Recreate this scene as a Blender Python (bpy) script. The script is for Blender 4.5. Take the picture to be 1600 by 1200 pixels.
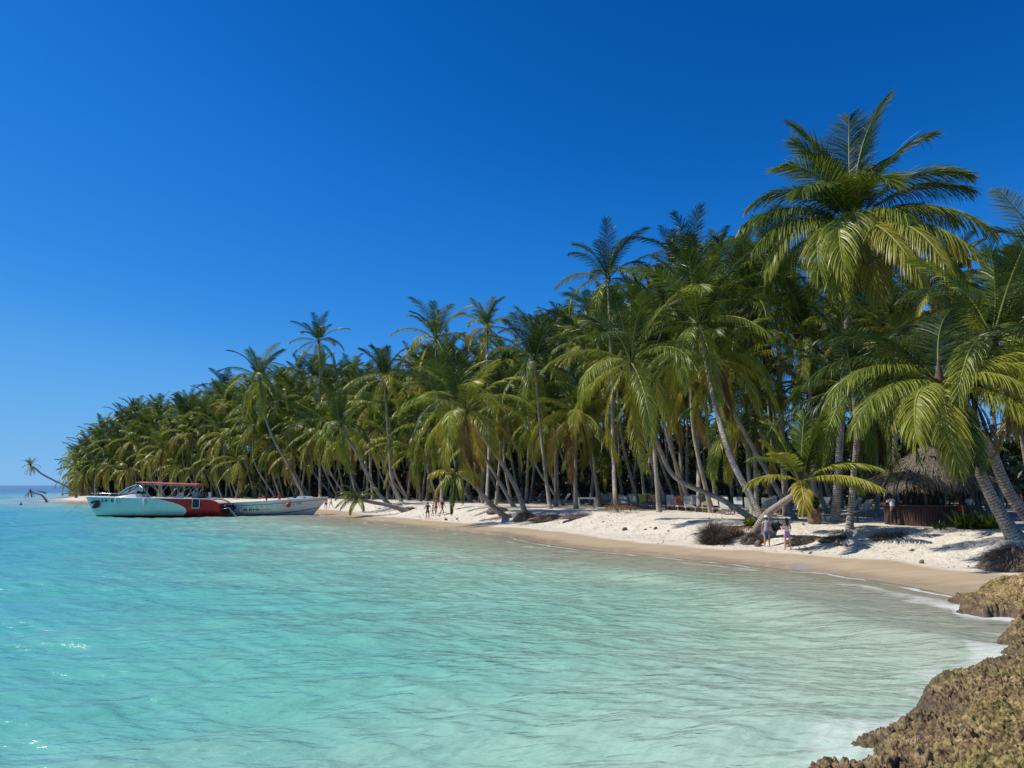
import bpy, math, random
import numpy as np
from mathutils import Vector, Matrix, Euler
R = math.radians
sc = bpy.context.scene
for o in list(bpy.data.objects): bpy.data.objects.remove(o)

# ------------------------------------------------------------------ camera
CAM_H, FPX = 3.6, 1164.0
PITCH = math.atan2(158, FPX)
cd = bpy.data.cameras.new('camera'); cam = bpy.data.objects.new('camera', cd); sc.collection.objects.link(cam)
cd.sensor_width = 36; cd.lens = 36*FPX/1600; cd.clip_start = .1; cd.clip_end = 30000
cam.location = (0, 0, CAM_H); cam.rotation_euler = (R(90)+PITCH, 0, 0)
sc.camera = cam

# ------------------------------------------------------------------ sky, sun, exposure
SUN_EL = R(50)
SUN_AZ = Vector((-.995, .08))          # the sun stands to the left and a little behind the grove
w = bpy.data.worlds.new('World'); sc.world = w; w.use_nodes = True
nt = w.node_tree; bg = nt.nodes['Background']
sky = nt.nodes.new('ShaderNodeTexSky'); sky.sky_type = 'NISHITA'; sky.sun_disc = False
sky.sun_elevation = SUN_EL; sky.sun_rotation = math.atan2(SUN_AZ.x, SUN_AZ.y)
sky.altitude = 0; sky.air_density = .8; sky.dust_density = 0; sky.ozone_density = 6.0
# a deep polarised tropical blue: the physical sky through one tone curve per channel
def _lin(c): c /= 255; return c/12.92 if c <= .04045 else ((c+.055)/1.055)**2.4
sc1 = nt.nodes.new('ShaderNodeVectorMath'); sc1.operation = 'SCALE'; sc1.inputs['Scale'].default_value = .085
cv = nt.nodes.new('ShaderNodeRGBCurve')
for ch, pts in enumerate((((0, 0), (55, 4), (70, 9), (85, 30), (105, 58), (121, 84), (182, 121), (215, 134), (255, 190)),
                          ((0, 0), (80, 68), (95, 85), (101, 93), (116, 115), (142, 141), (160, 159), (210, 180), (235, 188), (255, 215)),
                          ((0, 0), (115, 140), (135, 166), (146, 181), (160, 203), (168, 210), (192, 225), (205, 229), (221, 230), (243, 236), (255, 245)))):
    c_ = cv.mapping.curves[ch]
    for i, (x_, y_) in enumerate(pts):
        if i == 0: c_.points[0].location = (0, 0)
        elif i == 1: c_.points[1].location = (_lin(x_), _lin(y_))
        else: c_.points.new(_lin(x_), _lin(y_))
cv.mapping.update()
sc2 = nt.nodes.new('ShaderNodeVectorMath'); sc2.operation = 'SCALE'; sc2.inputs['Scale'].default_value = 1/.085
nt.links.new(sky.outputs[0], sc1.inputs[0]); nt.links.new(sc1.outputs[0], cv.inputs['Color'])
nt.links.new(cv.outputs[0], sc2.inputs[0]); nt.links.new(sc2.outputs[0], bg.inputs[0])
bg.inputs[1].default_value = .090
sd = bpy.data.lights.new('sun', 'SUN'); sd.energy = 5.0; sd.angle = R(.5); sd.color = (1, .94, .84)
sun = bpy.data.objects.new('sun', sd); sc.collection.objects.link(sun)
sdir = Vector((SUN_AZ.x*math.cos(SUN_EL), SUN_AZ.y*math.cos(SUN_EL), math.sin(SUN_EL)))
sun.rotation_euler = sdir.to_track_quat('Z', 'Y').to_euler(); sun.location = (0, 0, 60)
sc.view_settings.view_transform = 'Standard'; sc.view_settings.look = 'None'
sc.view_settings.exposure = 0; sc.view_settings.gamma = 1; sc.view_settings.use_curve_mapping = False
sc.cycles.max_bounces = 8; sc.cycles.transparent_max_bounces = 12; sc.cycles.diffuse_bounces = 2
sc.cycles.caustics_reflective = False; sc.cycles.caustics_refractive = False

# ------------------------------------------------------------------ helpers
def ray(px, py):
    u = (px-800)/FPX; v = (600-py)/FPX
    return Vector((u, math.cos(PITCH)-v*math.sin(PITCH), math.sin(PITCH)+v*math.cos(PITCH)))
def at(px, py, Y):
    d = ray(px, py); t = Y/d.y
    return Vector((d.x*t, Y, CAM_H+d.z*t))
def tag(o, label=None, cat=None, group=None, kind=None):
    if label: o['label'] = label
    if cat: o['category'] = cat
    if group: o['group'] = group
    if kind: o['kind'] = kind
    return o
def empty(name, loc, rz=0, rot=None):
    o = bpy.data.objects.new(name, None); sc.collection.objects.link(o)
    o.location = loc; o.rotation_euler = rot if rot else (0, 0, rz); o.empty_display_size = .3
    return o
def np_mesh(name, verts, faces, mat, parent=None, smooth=False, attrs=None, loc=None):
    """faces: (n,4) or (n,3) int array"""
    me = bpy.data.meshes.new(name); verts = np.asarray(verts, dtype=np.float32); faces = np.asarray(faces, dtype=np.int32)
    k = faces.shape[1]
    me.vertices.add(len(verts)); me.vertices.foreach_set('co', verts.ravel())
    me.loops.add(faces.size); me.loops.foreach_set('vertex_index', faces.ravel())
    me.polygons.add(len(faces)); me.polygons.foreach_set('loop_start', np.arange(0, faces.size, k, dtype=np.int32))
    me.polygons.foreach_set('loop_total', np.full(len(faces), k, dtype=np.int32))
    if smooth: me.polygons.foreach_set('use_smooth', np.ones(len(faces), dtype=bool))
    for an, av in (attrs or {}).items():
        at_ = me.attributes.new(an, 'FLOAT', 'POINT'); at_.data.foreach_set('value', np.asarray(av, dtype=np.float32).ravel())
    me.update(); me.validate()
    if isinstance(mat, (list, tuple)):
        for m_ in mat: me.materials.append(m_)
    elif mat: me.materials.append(mat)
    o = bpy.data.objects.new(name, me); sc.collection.objects.link(o)
    if parent: o.parent = parent
    if loc is not None: o.location = loc
    return o
class MB:
    """collects shapes for ONE mesh object"""
    def __init__(s): s.v = []; s.f = []; s.m = []
    def add(s, v, f, mi=0):
        n = len(s.v); s.v += [tuple(x) for x in v]; s.f += [tuple(i+n for i in q) for q in f]; s.m += [mi]*len(f); return s
    def box(s, c, d, rot=None, mi=0, bev=0):
        hx, hy, hz = d[0]/2, d[1]/2, d[2]/2
        M = rot if rot is not None else Matrix.Identity(3); c = Vector(c)
        if bev:
            b = min(bev, hx*.45, hy*.45, hz*.45); pts = []; 
            for sx in (-1, 1):
                for sy in (-1, 1):
                    for sz in (-1, 1):
                        pts += [(sx*hx, sy*(hy-b), sz*(hz-b)), (sx*(hx-b), sy*hy, sz*(hz-b)), (sx*(hx-b), sy*(hy-b), sz*hz)]
            import bmesh
            bm = bmesh.new(); [bm.verts.new(M @ Vector(p_)+c) for p_ in pts]
            bmesh.ops.convex_hull(bm, input=bm.verts); bm.verts.index_update()
            s.add([v.co[:] for v in bm.verts], [[v.index for v in f.verts] for f in bm.faces], mi); bm.free(); return s
        v = [M @ Vector((x*hx, y*hy, z*hz))+c for x in (-1, 1) for y in (-1, 1) for z in (-1, 1)]
        return s.add(v, [(0, 1, 3, 2), (4, 6, 7, 5), (0, 4, 5, 1), (2, 3, 7, 6), (0, 2, 6, 4), (1, 5, 7, 3)], mi)
    def tube(s, pts, rad, n=8, mi=0, cap=True):
        pts = [Vector(p_) for p_ in pts]
        if not isinstance(rad, (list, tuple)): rad = [rad]*len(pts)
        v = []; prev = None
        for i, p_ in enumerate(pts):
            t = (pts[min(i+1, len(pts)-1)]-pts[max(i-1, 0)])
            t = t.normalized() if t.length > 1e-9 else Vector((0, 0, 1))
            if prev is None: a = t.cross(Vector((0, 0, 1)) if abs(t.z) < .9 else Vector((1, 0, 0))).normalized()
            else: a = (prev-t*prev.dot(t)).normalized()
            prev = a; b = t.cross(a)
            v += [p_+(a*math.cos(2*math.pi*k/n)+b*math.sin(2*math.pi*k/n))*rad[i] for k in range(n)]
        f = [(i*n+k, i*n+(k+1) % n, (i+1)*n+(k+1) % n, (i+1)*n+k) for i in range(len(pts)-1) for k in range(n)]
        if cap: f += [tuple(range(n-1, -1, -1)), tuple((len(pts)-1)*n+k for k in range(n))]
        return s.add(v, f, mi)
    def ball(s, c, r, nu=12, nv=8, mi=0, sc3=(1, 1, 1), rot=None):
        M = rot if rot is not None else Matrix.Identity(3); v = []; c = Vector(c)
        for j in range(1, nv):
            th = math.pi*j/nv
            for k in range(nu):
                ph = 2*math.pi*k/nu
                v.append(M @ Vector((r*sc3[0]*math.sin(th)*math.cos(ph), r*sc3[1]*math.sin(th)*math.sin(ph), r*sc3[2]*math.cos(th)))+c)
        v += [M @ Vector((0, 0, r*sc3[2]))+c, M @ Vector((0, 0, -r*sc3[2]))+c]; T_, B_ = len(v)-2, len(v)-1
        f = [(j*nu+k, (j+1)*nu+k, (j+1)*nu+(k+1) % nu, j*nu+(k+1) % nu) for j in range(nv-2) for k in range(nu)]
        f += [(T_, k, (k+1) % nu) for k in range(nu)]+[(B_, (nv-2)*nu+(k+1) % nu, (nv-2)*nu+k) for k in range(nu)]
        return s.add(v, f, mi)
    def lathe(s, prof, n=16, c=(0, 0, 0), mi=0):
        v = [(c[0]+r*math.cos(2*math.pi*k/n), c[1]+r*math.sin(2*math.pi*k/n), c[2]+z) for r, z in prof for k in range(n)]
        f = [(i*n+k, i*n+(k+1) % n, (i+1)*n+(k+1) % n, (i+1)*n+k) for i in range(len(prof)-1) for k in range(n)]
        f += [tuple(range(n-1, -1, -1)), tuple((len(prof)-1)*n+k for k in range(n))]
        return s.add(v, f, mi)
    def build(s, name, mat, parent=None, smooth=False, loc=None, rot=None):
        me = bpy.data.meshes.new(name); me.from_pydata(s.v, [], s.f)
        for m_ in (mat if isinstance(mat, (list, tuple)) else [mat]): me.materials.append(m_)
        me.polygons.foreach_set('material_index', s.m)
        if smooth: me.polygons.foreach_set('use_smooth', [True]*len(s.f))
        me.update(); o = bpy.data.objects.new(name, me); sc.collection.objects.link(o)
        if parent: o.parent = parent
        if loc is not None: o.location = loc
        if rot is not None: o.rotation_euler = rot
        return o
def text_obj(name, txt, size, mat, parent, loc, rot, shear=0, ext=.004, bold=0.0, align='LEFT'):
    cu = bpy.data.curves.new(name, 'FONT'); cu.body = txt; cu.size = size; cu.extrude = ext; cu.shear = shear; cu.offset = bold; cu.align_x = align
    t_ = bpy.data.objects.new(name+'_curve', cu); sc.collection.objects.link(t_)
    bpy.context.view_layer.update()
    me = bpy.data.meshes.new_from_object(t_.evaluated_get(bpy.context.evaluated_depsgraph_get()))
    bpy.data.objects.remove(t_); me.materials.clear(); me.materials.append(mat)
    o = bpy.data.objects.new(name, me); sc.collection.objects.link(o); o.parent = parent; o.location = loc; o.rotation_euler = rot
    return o

# value noise (numpy)
def _hash(ix, iy, seed):
    n = (ix.astype(np.int64)*374761393+iy.astype(np.int64)*668265263+seed*1442695041) & 0x7fffffff
    n = ((n ^ (n >> 13))*1274126177) & 0x7fffffff
    return ((n ^ (n >> 16)) & 0xffff)/65535.0
def vnoise(x, y, seed=0):
    x = np.asarray(x, float); y = np.asarray(y, float)
    ix = np.floor(x).astype(np.int64); iy = np.floor(y).astype(np.int64); fx = x-ix; fy = y-iy
    fx = fx*fx*fx*(fx*(fx*6-15)+10); fy = fy*fy*fy*(fy*(fy*6-15)+10)
    a = _hash(ix, iy, seed); b = _hash(ix+1, iy, seed); c = _hash(ix, iy+1, seed); d = _hash(ix+1, iy+1, seed)
    return (a*(1-fx)+b*fx)*(1-fy)+(c*(1-fx)+d*fx)*fy
def fbm(x, y, oct_=4, seed=0, gain=.5):
    s = 0; a = 1; t = 0
    for k in range(oct_):
        s = s+a*vnoise(x*2**k+k*17.3, y*2**k-k*9.1, seed+k); t += a; a *= gain
    return s/t
def worley(x, y, seed=0):
    x = np.asarray(x, float); y = np.asarray(y, float)
    ix = np.floor(x).astype(np.int64); iy = np.floor(y).astype(np.int64); best = np.full(x.shape, 9.)
    for dx in (-1, 0, 1):
        for dy in (-1, 0, 1):
            cx = ix+dx+_hash(ix+dx, iy+dy, seed); cy = iy+dy+_hash(ix+dx, iy+dy, seed+77)
            best = np.minimum(best, (x-cx)**2+(y-cy)**2)
    return np.sqrt(best)
def smooth(a, b, x):
    t = np.clip((x-a)/(b-a), 0, 1); return t*t*(3-2*t)
def sdist(px, py, poly):
    """signed distance, positive inside"""
    px = np.asarray(px, float); py = np.asarray(py, float); d = np.full(px.shape, 1e18); ins = np.zeros(px.shape, bool); n = len(poly)
    for i in range(n):
        x0, y0 = poly[i]; x1, y1 = poly[(i+1) % n]; ex, ey = x1-x0, y1-y0
        t = np.clip(((px-x0)*ex+(py-y0)*ey)/(ex*ex+ey*ey), 0, 1)
        d = np.minimum(d, (px-x0-t*ex)**2+(py-y0-t*ey)**2)
        c = (y0 > py) != (y1 > py)
        ins ^= c & (px < (x1-x0)*(py-y0)/((y1-y0) if y1 != y0 else 1e-9)+x0)
    return np.sqrt(d)*np.where(ins, 1, -1)

# ------------------------------------------------------------------ materials
def new_mat(name):
    m = bpy.data.materials.new(name); m.use_nodes = True
    return m, m.node_tree, m.node_tree.nodes['Principled BSDF']
def N(nt, typ, **kw):
    n = nt.nodes.new(typ)
    for k, v in kw.items():
        if k in n.inputs: n.inputs[k].default_value = v
        else: setattr(n, k, v)
    return n
def ramp(nt, fac, stops, interp='LINEAR'):
    n = nt.nodes.new('ShaderNodeValToRGB'); e = n.color_ramp.elements; n.color_ramp.interpolation = interp
    while len(e) < len(stops): e.new(.5)
    for i, (p_, c) in enumerate(stops): e[i].position = p_; e[i].color = (*c, 1) if len(c) == 3 else c
    if fac is not None: nt.links.new(fac, n.inputs[0])
    return n.outputs[0]
def mixc(nt, fac, a, b, mode='MIX'):
    n = nt.nodes.new('ShaderNodeMix'); n.data_type = 'RGBA'; n.blend_type = mode
    for sock, val in ((n.inputs[0], fac), (n.inputs[6], a), (n.inputs[7], b)):
        if hasattr(val, 'is_linked') or isinstance(val, bpy.types.NodeSocket): nt.links.new(val, sock)
        else: sock.default_value = (*val, 1) if isinstance(val, tuple) else val
    return n.outputs[2]
def math_(nt, op, a, b=0, clamp=False):
    n = nt.nodes.new('ShaderNodeMath'); n.operation = op; n.use_clamp = clamp
    for sock, val in ((n.inputs[0], a), (n.inputs[1], b)):
        if isinstance(val, bpy.types.NodeSocket): nt.links.new(val, sock)
        else: sock.default_value = val
    return n.outputs[0]
def attr(nt, name):
    n = nt.nodes.new('ShaderNodeAttribute'); n.attribute_name = name; return n.outputs['Fac']
def coords(nt, scale=(1, 1, 1), obj=False):
    tc = nt.nodes.new('ShaderNodeTexCoord' if obj else 'ShaderNodeNewGeometry'); mp = nt.nodes.new('ShaderNodeMapping'); mp.inputs['Scale'].default_value = scale
    nt.links.new(tc.outputs['Object' if obj else 'Position'], mp.inputs[0]); return mp.outputs[0]
def noise(nt, vec, scale, detail=4, rough=.5, dist=0):
    n = N(nt, 'ShaderNodeTexNoise', Scale=scale, Detail=detail, Roughness=rough, Distortion=dist); nt.links.new(vec, n.inputs['Vector']); return n.outputs['Fac']
def bump(nt, h, strength, distance, bsdf=None, normal=None):
    n = N(nt, 'ShaderNodeBump', Strength=strength, Distance=distance); nt.links.new(h, n.inputs['Height'])
    if normal is not None: nt.links.new(normal, n.inputs['Normal'])
    if bsdf is not None: nt.links.new(n.outputs[0], bsdf.inputs['Normal'])
    return n.outputs[0]
_simple = {}
def simple(name, col, rough=.6, var=.12, metal=0, scale=6, bmp=.15):
    """procedural paint/wood/cloth: base colour broken up by noise, a little bump"""
    if name in _simple: return _simple[name]
    m, nt, b = new_mat(name); v = coords(nt, obj=True); n1 = noise(nt, v, scale, 5, .6)
    lo = tuple(max(0, c*(1-var*1.6)) for c in col); hi = tuple(min(1, c*(1+var)) for c in col)
    nt.links.new(ramp(nt, n1, [(.3, lo), (.7, hi)]), b.inputs['Base Color'])
    b.inputs['Roughness'].default_value = rough; b.inputs['Metallic'].default_value = metal
    if bmp: bump(nt, noise(nt, v, scale*8, 4), bmp, .01, b)
    _simple[name] = m; return m

# ------------------------------------------------------------------ the land
SHORE = [(300, 6), (26, 14), (15.4, 21), (14.6, 24.6), (14.3, 27.7), (13.1, 31.2), (11, 34.4), (8.3, 37.9), (5.2, 41.5), (2, 46.9), (0, 53.5),
         (-3.6, 59.5), (-9.1, 67.2), (-15, 76), (-21.0, 87), (-25.5, 97), (-34, 108), (-48, 122), (-75, 145), (-97, 161), (-107, 170), (-113, 177), (-115, 182), (-115, 190), (-127, 215),
         (-155, 262), (-200, 340), (-120, 430), (100, 520), (400, 640)]
def land_h(x, y):
    s = sdist(x, y, SHORE); s0 = s
    s = s+(fbm(np.asarray(x)*.11, np.asarray(y)*.11, 3, 5)-.5)*1.5*smooth(0, 3, np.abs(s))
    z = np.where(s < 0, np.maximum(s*.055, -2.6)-smooth(0, 4, -s)*.1, 0)
    left = smooth(-28, -60, np.asarray(x, float))
    z = z+smooth(0, 5.2, s)*.3*(1-.0)+smooth(5, 10.5, s)*(1.08-.35*left)
    z = z+smooth(3, 8, s)*(1-.75*smooth(10, 13, s))*((fbm(np.asarray(x)*.35, np.asarray(y)*.35, 4, 11)-.5)*.28+(fbm(np.asarray(x)*1.9, np.asarray(y)*1.9, 3, 31)-.5)*.11+(vnoise(np.asarray(x)*3.3, np.asarray(y)*3.3, 33)-.5)*.05)
    # the low sand spit at the far left stays low
    z = np.where((np.asarray(x) < -112), np.minimum(z, .5), z)
    return z, s0
def H(x, y): return float(land_h(np.array([x]), np.array([y]))[0][0])
def ground_at(px, py):
    """where the line of sight through a picture point meets the land"""
    d = ray(px, py); t = np.geomspace(8, 420, 3000); z = land_h(d.x*t, d.y*t)[0]; below = (CAM_H+d.z*t) <= np.maximum(z, 0)
    i = int(np.argmax(below)) if below.any() else len(t)-1
    return Vector((d.x*t[i], d.y*t[i], float(z[i])))
def axis(segs):
    out = []
    for a, b, st in segs: out += list(np.arange(a, b, st))
    out.append(segs[-1][1]); return np.array(out)
gx = axis([(-1500, -400, 60), (-400, -180, 12), (-180, -30, 1.0), (-30, -5, .4), (-5, 30, .16), (30, 60, .8), (60, 200, 8), (200, 1500, 60)])
gy = axis([(-200, 8, 8), (8, 20, .8), (20, 62, .18), (62, 110, .4), (110, 220, 1.0), (220, 400, 8), (400, 2400, 80)])
X, Y = np.meshgrid(gx, gy); Z, S = land_h(X, Y)
Z = np.where(np.hypot(X, Y) > 1200, np.minimum(Z, 1.2), Z)
nx, ny = len(gx), len(gy); idx = np.arange(nx*ny).reshape(ny, nx)
quads = np.stack([idx[:-1, :-1], idx[:-1, 1:], idx[1:, 1:], idx[1:, :-1]], -1).reshape(-1, 4)
m_sand, nt, b = new_mat('beach sand')
sh = attr(nt, 'shore'); v = coords(nt)
nz = noise(nt, v, .25, 3)
warp = math_(nt, 'ADD', sh, math_(nt, 'MULTIPLY', math_(nt, 'SUBTRACT', nz, .5), 2.4))
fine = noise(nt, v, 9, 6, .7); med = noise(nt, v, 1.3, 5, .6)
dry = mixc(nt, med, (.70, .63, .51), (.84, .78, .66))
dry = mixc(nt, ramp(nt, fine, [(.35, (1, 1, 1)), (.5, (0, 0, 0))]), dry, (.55, .485, .385))
# bands of dead seagrass and bark chips on the berm
deb = ramp(nt, noise(nt, coords(nt, (.7, 1.3, 1)), 5.5, 8, .82), [(.52, (0, 0, 0)), (.58, (1, 1, 1))])
band = ramp(nt, math_(nt, 'DIVIDE', warp, 20), [(.20, (0, 0, 0)), (.26, (.5, .5, .5)), (.34, (1, 1, 1)), (.50, (.55, .55, .55)), (.62, (.35, .35, .35))])
patch = ramp(nt, noise(nt, v, .55, 4, .6), [(.40, (0, 0, 0)), (.55, (1, 1, 1))])
dry = mixc(nt, math_(nt, 'MULTIPLY', math_(nt, 'MULTIPLY', deb, band), patch, True), dry, (.16, .115, .075))
# leaf litter under the palms
lit = ramp(nt, math_(nt, 'DIVIDE', warp, 40), [(.42, (0, 0, 0)), (.62, (.8, .8, .8))])
litn = ramp(nt, noise(nt, v, 3.2, 6, .7), [(.4, (0, 0, 0)), (.58, (1, 1, 1))])
dry = mixc(nt, math_(nt, 'MULTIPLY', lit, litn, True), dry, (.12, .085, .05))
wet = mixc(nt, med, (.43, .325, .20), (.50, .385, .25))
wetf = ramp(nt, math_(nt, 'DIVIDE', warp, 10), [(.36, (1, 1, 1)), (.43, (0, 0, 0))])
film = ramp(nt, math_(nt, 'DIVIDE', warp, 10), [(.10, (1, 1, 1)), (.20, (0, 0, 0))])
wet = mixc(nt, ramp(nt, noise(nt, coords(nt, (.5, 1.6, 1)), 1.1, 4, .6), [(.4, (0, 0, 0)), (.6, (.5, .5, .5))]), wet, (.56, .47, .34))
nt.links.new(mixc(nt, wetf, dry, wet), b.inputs['Base Color'])
nt.links.new(math_(nt, 'SUBTRACT', math_(nt, 'SUBTRACT', .9, math_(nt, 'MULTIPLY', wetf, .5)), math_(nt, 'MULTIPLY', film, .25)), b.inputs['Roughness'])
nt.links.new(math_(nt, 'SUBTRACT', .4, math_(nt, 'MULTIPLY', wetf, .12)), b.inputs['Specular IOR Level'])
hb = math_(nt, 'ADD', math_(nt, 'MULTIPLY', noise(nt, v, 4.5, 5, .65), 1.0), math_(nt, 'MULTIPLY', fine, .35))
bn = N(nt, 'ShaderNodeBump', Distance=.16); nt.links.new(hb, bn.inputs['Height'])
nt.links.new(math_(nt, 'SUBTRACT', .75, math_(nt, 'MULTIPLY', wetf, .72)), bn.inputs['Strength']); nt.links.new(bn.outputs[0], b.inputs['Normal'])
g = np_mesh('ground', np.stack([X, Y, Z], -1).reshape(-1, 3), quads, m_sand, smooth=True, attrs={'shore': S})
tag(g, 'pale coral sand beach with wet strip at the waterline', None, kind='structure')

# ------------------------------------------------------------------ the rock shelf at the lower right
ROCK = [(60, 34), (22, 29.6), (17.4, 27.4), (15.5, 26.0), (14.1, 24.2), (12.9, 22.6), (12.7, 21.3), (13.4, 20.6), (13.6, 19.8), (12.0, 19.0), (10.8, 17.6), (10.0, 16.3), (9.2, 15.6), (8.3, 15.1), (7.6, 14.2),
        (7.0, 13.4), (6.2, 12.5), (5.4, 11.7), (4.75, 11.1), (4.5, 10.5), (3.9, 9.8), (3.0, 8.8), (1.3, 7.4), (-2, 6.2), (-6, 4.4), (-14, 2), (-30, -4), (-30, -60), (120, -60), (120, 34)]
ang = np.concatenate([np.linspace(-100, 12, 90)[:-1], np.linspace(12, 42, 860), np.linspace(42, 110, 70)[1:]])
rad = np.concatenate([np.geomspace(.4, 6.5, 50)[:-1], np.geomspace(6.5, 36, 900), np.geomspace(36, 110, 24)[1:]])
A, RR = np.meshgrid(np.radians(ang), rad); X = RR*np.sin(A); Y = RR*np.cos(A)
wx = X+(fbm(X*1.1, Y*1.1, 4, 3)-.5)*1.1; wy = Y+(fbm(X*1.1+40, Y*1.1, 4, 4)-.5)*1.1
s = sdist(wx, wy, ROCK)
near = smooth(30, 3, np.hypot(X, Y))
base = smooth(14.5, 19, Y)*smooth(0, 2.5, s)*.55+smooth(-.15, .45, s)*.42+smooth(.3, 2.8, s)*.28+smooth(1.5, 7, s)*.55*near+smooth(3, 9, s)*.3-.32
lump = (fbm(X*.9, Y*.9, 3, 21)-.5)*.75+(1-worley(X*1.5, Y*1.5, 9))*.22
crag = (.5-np.abs(fbm(X*3.2, Y*3.2, 5, 41, .6)-.5)*2)*.42-np.maximum(0, .42-worley(X*4.4+fbm(X*3, Y*3, 3, 8)*1.1, Y*4.4, 61))*.36
knob = (.55-worley(X*11, Y*11, 71))*.075+(.5-worley(X*23, Y*23, 72))*.034
ins = smooth(-.3, .6, s)
Zr = base+(lump*.62+crag*.34)*ins+knob*1.25+(.5-worley(X*40, Y*40, 73))*.018*smooth(-.3, .2, s)
Zr = np.where(s < -.2, Zr-(-.2-s)*.8, Zr)
Xr = X+(fbm(X*5, Y*5, 3, 91)-.5)*.16*ins; Yr = Y+(fbm(X*5, Y*5, 3, 92)-.5)*.16*ins
idx = np.arange(X.size).reshape(X.shape)
quads = np.stack([idx[:-1, :-1], idx[:-1, 1:], idx[1:, 1:], idx[1:, :-1]], -1)
keep = (np.maximum(np.maximum(Zr[:-1, :-1], Zr[1:, 1:]), np.maximum(Zr[1:, :-1], Zr[:-1, 1:])) > -.7)
# compact vertices
qf = quads[keep][:, ::-1]; used = np.unique(qf); remap = np.full(X.size, -1); remap[used] = np.arange(len(used))
m_rock, nt, b = new_mat('coral rock'); v = coords(nt)
n1 = noise(nt, v, .9, 5, .65); n2 = noise(nt, v, 5.5, 6, .7, .4); n3 = noise(nt, v, 22, 4, .75)
c1 = ramp(nt, n2, [(.30, (.035, .022, .014)), (.41, (.20, .115, .045)), (.50, (.40, .27, .10)), (.62, (.55, .42, .20)), (.8, (.66, .56, .36))])
c2 = ramp(nt, n2, [(.30, (.02, .017, .010)), (.43, (.14, .11, .03)), (.56, (.31, .25, .07)), (.75, (.47, .38, .14))])
c = mixc(nt, ramp(nt, n1, [(.42, (0, 0, 0)), (.6, (1, 1, 1))]), c1, c2)
c = mixc(nt, ramp(nt, noise(nt, v, 2.3, 4, .6), [(.55, (0, 0, 0)), (.68, (.7, .7, .7))]), c, (.17, .085, .03))
c = mixc(nt, ramp(nt, n3, [(.39, (.9, .9, .9)), (.51, (0, 0, 0))]), c, (.03, .02, .013))
c = mixc(nt, ramp(nt, n3, [(.62, (0, 0, 0)), (.72, (.6, .6, .6))]), c, (.62, .54, .38))
# the splash zone is wet and overgrown with dark algae
sep = N(nt, 'ShaderNodeSeparateXYZ'); nt.links.new(nt.nodes.new('ShaderNodeNewGeometry').outputs['Position'], sep.inputs[0])
zz = math_(nt, 'ADD', sep.outputs[2], math_(nt, 'MULTIPLY', math_(nt, 'SUBTRACT', n1, .5), .5))
wetr = ramp(nt, zz, [(.12, (1, 1, 1)), (.42, (0, 0, 0))])
c = mixc(nt, math_(nt, 'MULTIPLY', wetr, .72), c, (.06, .035, .025))
nt.links.new(c, b.inputs['Base Color']); nt.links.new(math_(nt, 'SUBTRACT', .85, math_(nt, 'MULTIPLY', wetr, .5)), b.inputs['Roughness'])
bn1 = bump(nt, n3, .9, .03); bump(nt, noise(nt, v, 60, 4, .7), .7, .012, b, bn1)
ro = np_mesh('rocky_ground', np.stack([Xr, Yr, Zr], -1).reshape(-1, 3)[used], remap[qf], m_rock, smooth=False)
tag(ro, 'pitted ochre and brown coral rock shelf at the water edge', None, kind='structure')

# ------------------------------------------------------------------ the sea
ang = np.radians(np.concatenate([np.linspace(-100, -40, 60)[:-1], np.linspace(-40, 40, 760), np.linspace(40, 100, 50)[1:]]))
rad = np.concatenate([np.geomspace(4.2, 9, 30)[:-1], np.geomspace(9, 260, 1250), np.geomspace(260, 24000, 90)[1:]])
A, RR = np.meshgrid(ang, rad); X = RR*np.sin(A); Y = RR*np.cos(A)
S = sdist(X.ravel(), Y.ravel(), SHORE).reshape(X.shape); off = np.maximum(-S, 0)
rs = sdist(X.ravel(), Y.ravel(), ROCK).reshape(X.shape)
rng = np.random.default_rng(4)
cell = RR*.0028
Zw = np.zeros_like(X); amp_in = smooth(0, 14, off)*.75+.25*smooth(0, 3, off)
main = math.radians(8)                                   # crests run nearly along x and drift towards the beach
for k in range(64):
    lam = .16*(1.093**k)*(.85+.3*rng.random()); th = main+rng.normal()*(.62 if lam < 4 else .3)
    if lam > 26: break
    kx, ky = 2*math.pi/lam*math.sin(th), 2*math.pi/lam*math.cos(th); ph = rng.random()*6.28
    a = .0054*lam**.95 if lam < 3 else .0054*3**.95*(lam/3)**.5
    arg = kx*X+ky*Y+ph+.9*np.sin(.21*X+k)+.7*np.sin(.17*Y+2*k)
    fade = smooth(1, 3.2, lam/cell)
    Zw += a*fade*(1-2*np.abs(np.sin(arg/2))**1.35) if k % 2 else a*fade*np.sin(arg)
Zw *= amp_in*(.55+.9*fbm(X*.05, Y*.05, 3, 77))
# low swells rolling in along the shore
wv = off+(fbm(X*.07, Y*.07, 3, 15)-.5)*3
brk = np.exp(-((wv-6.5)/1.1)**2)*smooth(1, 6, X)*.16+np.exp(-((wv-2.2)/.6)**2)*.05+np.exp(-((wv-14)/2.2)**2)*.07*smooth(-14, 4, X)
Zw += brk*smooth(120, 40, RR)
Zw *= smooth(900, 200, RR); Zw -= np.where(off < .01, .03, 0)
idx = np.arange(X.size).reshape(X.shape); quads = np.stack([idx[:-1, :-1], idx[1:, :-1], idx[1:, 1:], idx[:-1, 1:]], -1)
keep = ~((S[:-1, :-1] > 3) & (S[1:, 1:] > 3)) & ~((rs[:-1, :-1] > 2.5) & (rs[1:, 1:] > 2.5))
qf = quads[keep][:, ::-1]; used = np.unique(qf); remap = np.full(X.size, -1); remap[used] = np.arange(len(used))
far = smooth(150, 900, RR)
depth = np.minimum(off*.075+.02, 2.3)+smooth(10, -45, X)*smooth(4, 40, off)*.9+far*5
depth = depth-smooth(6, -2, rs*-1)*0 
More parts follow.
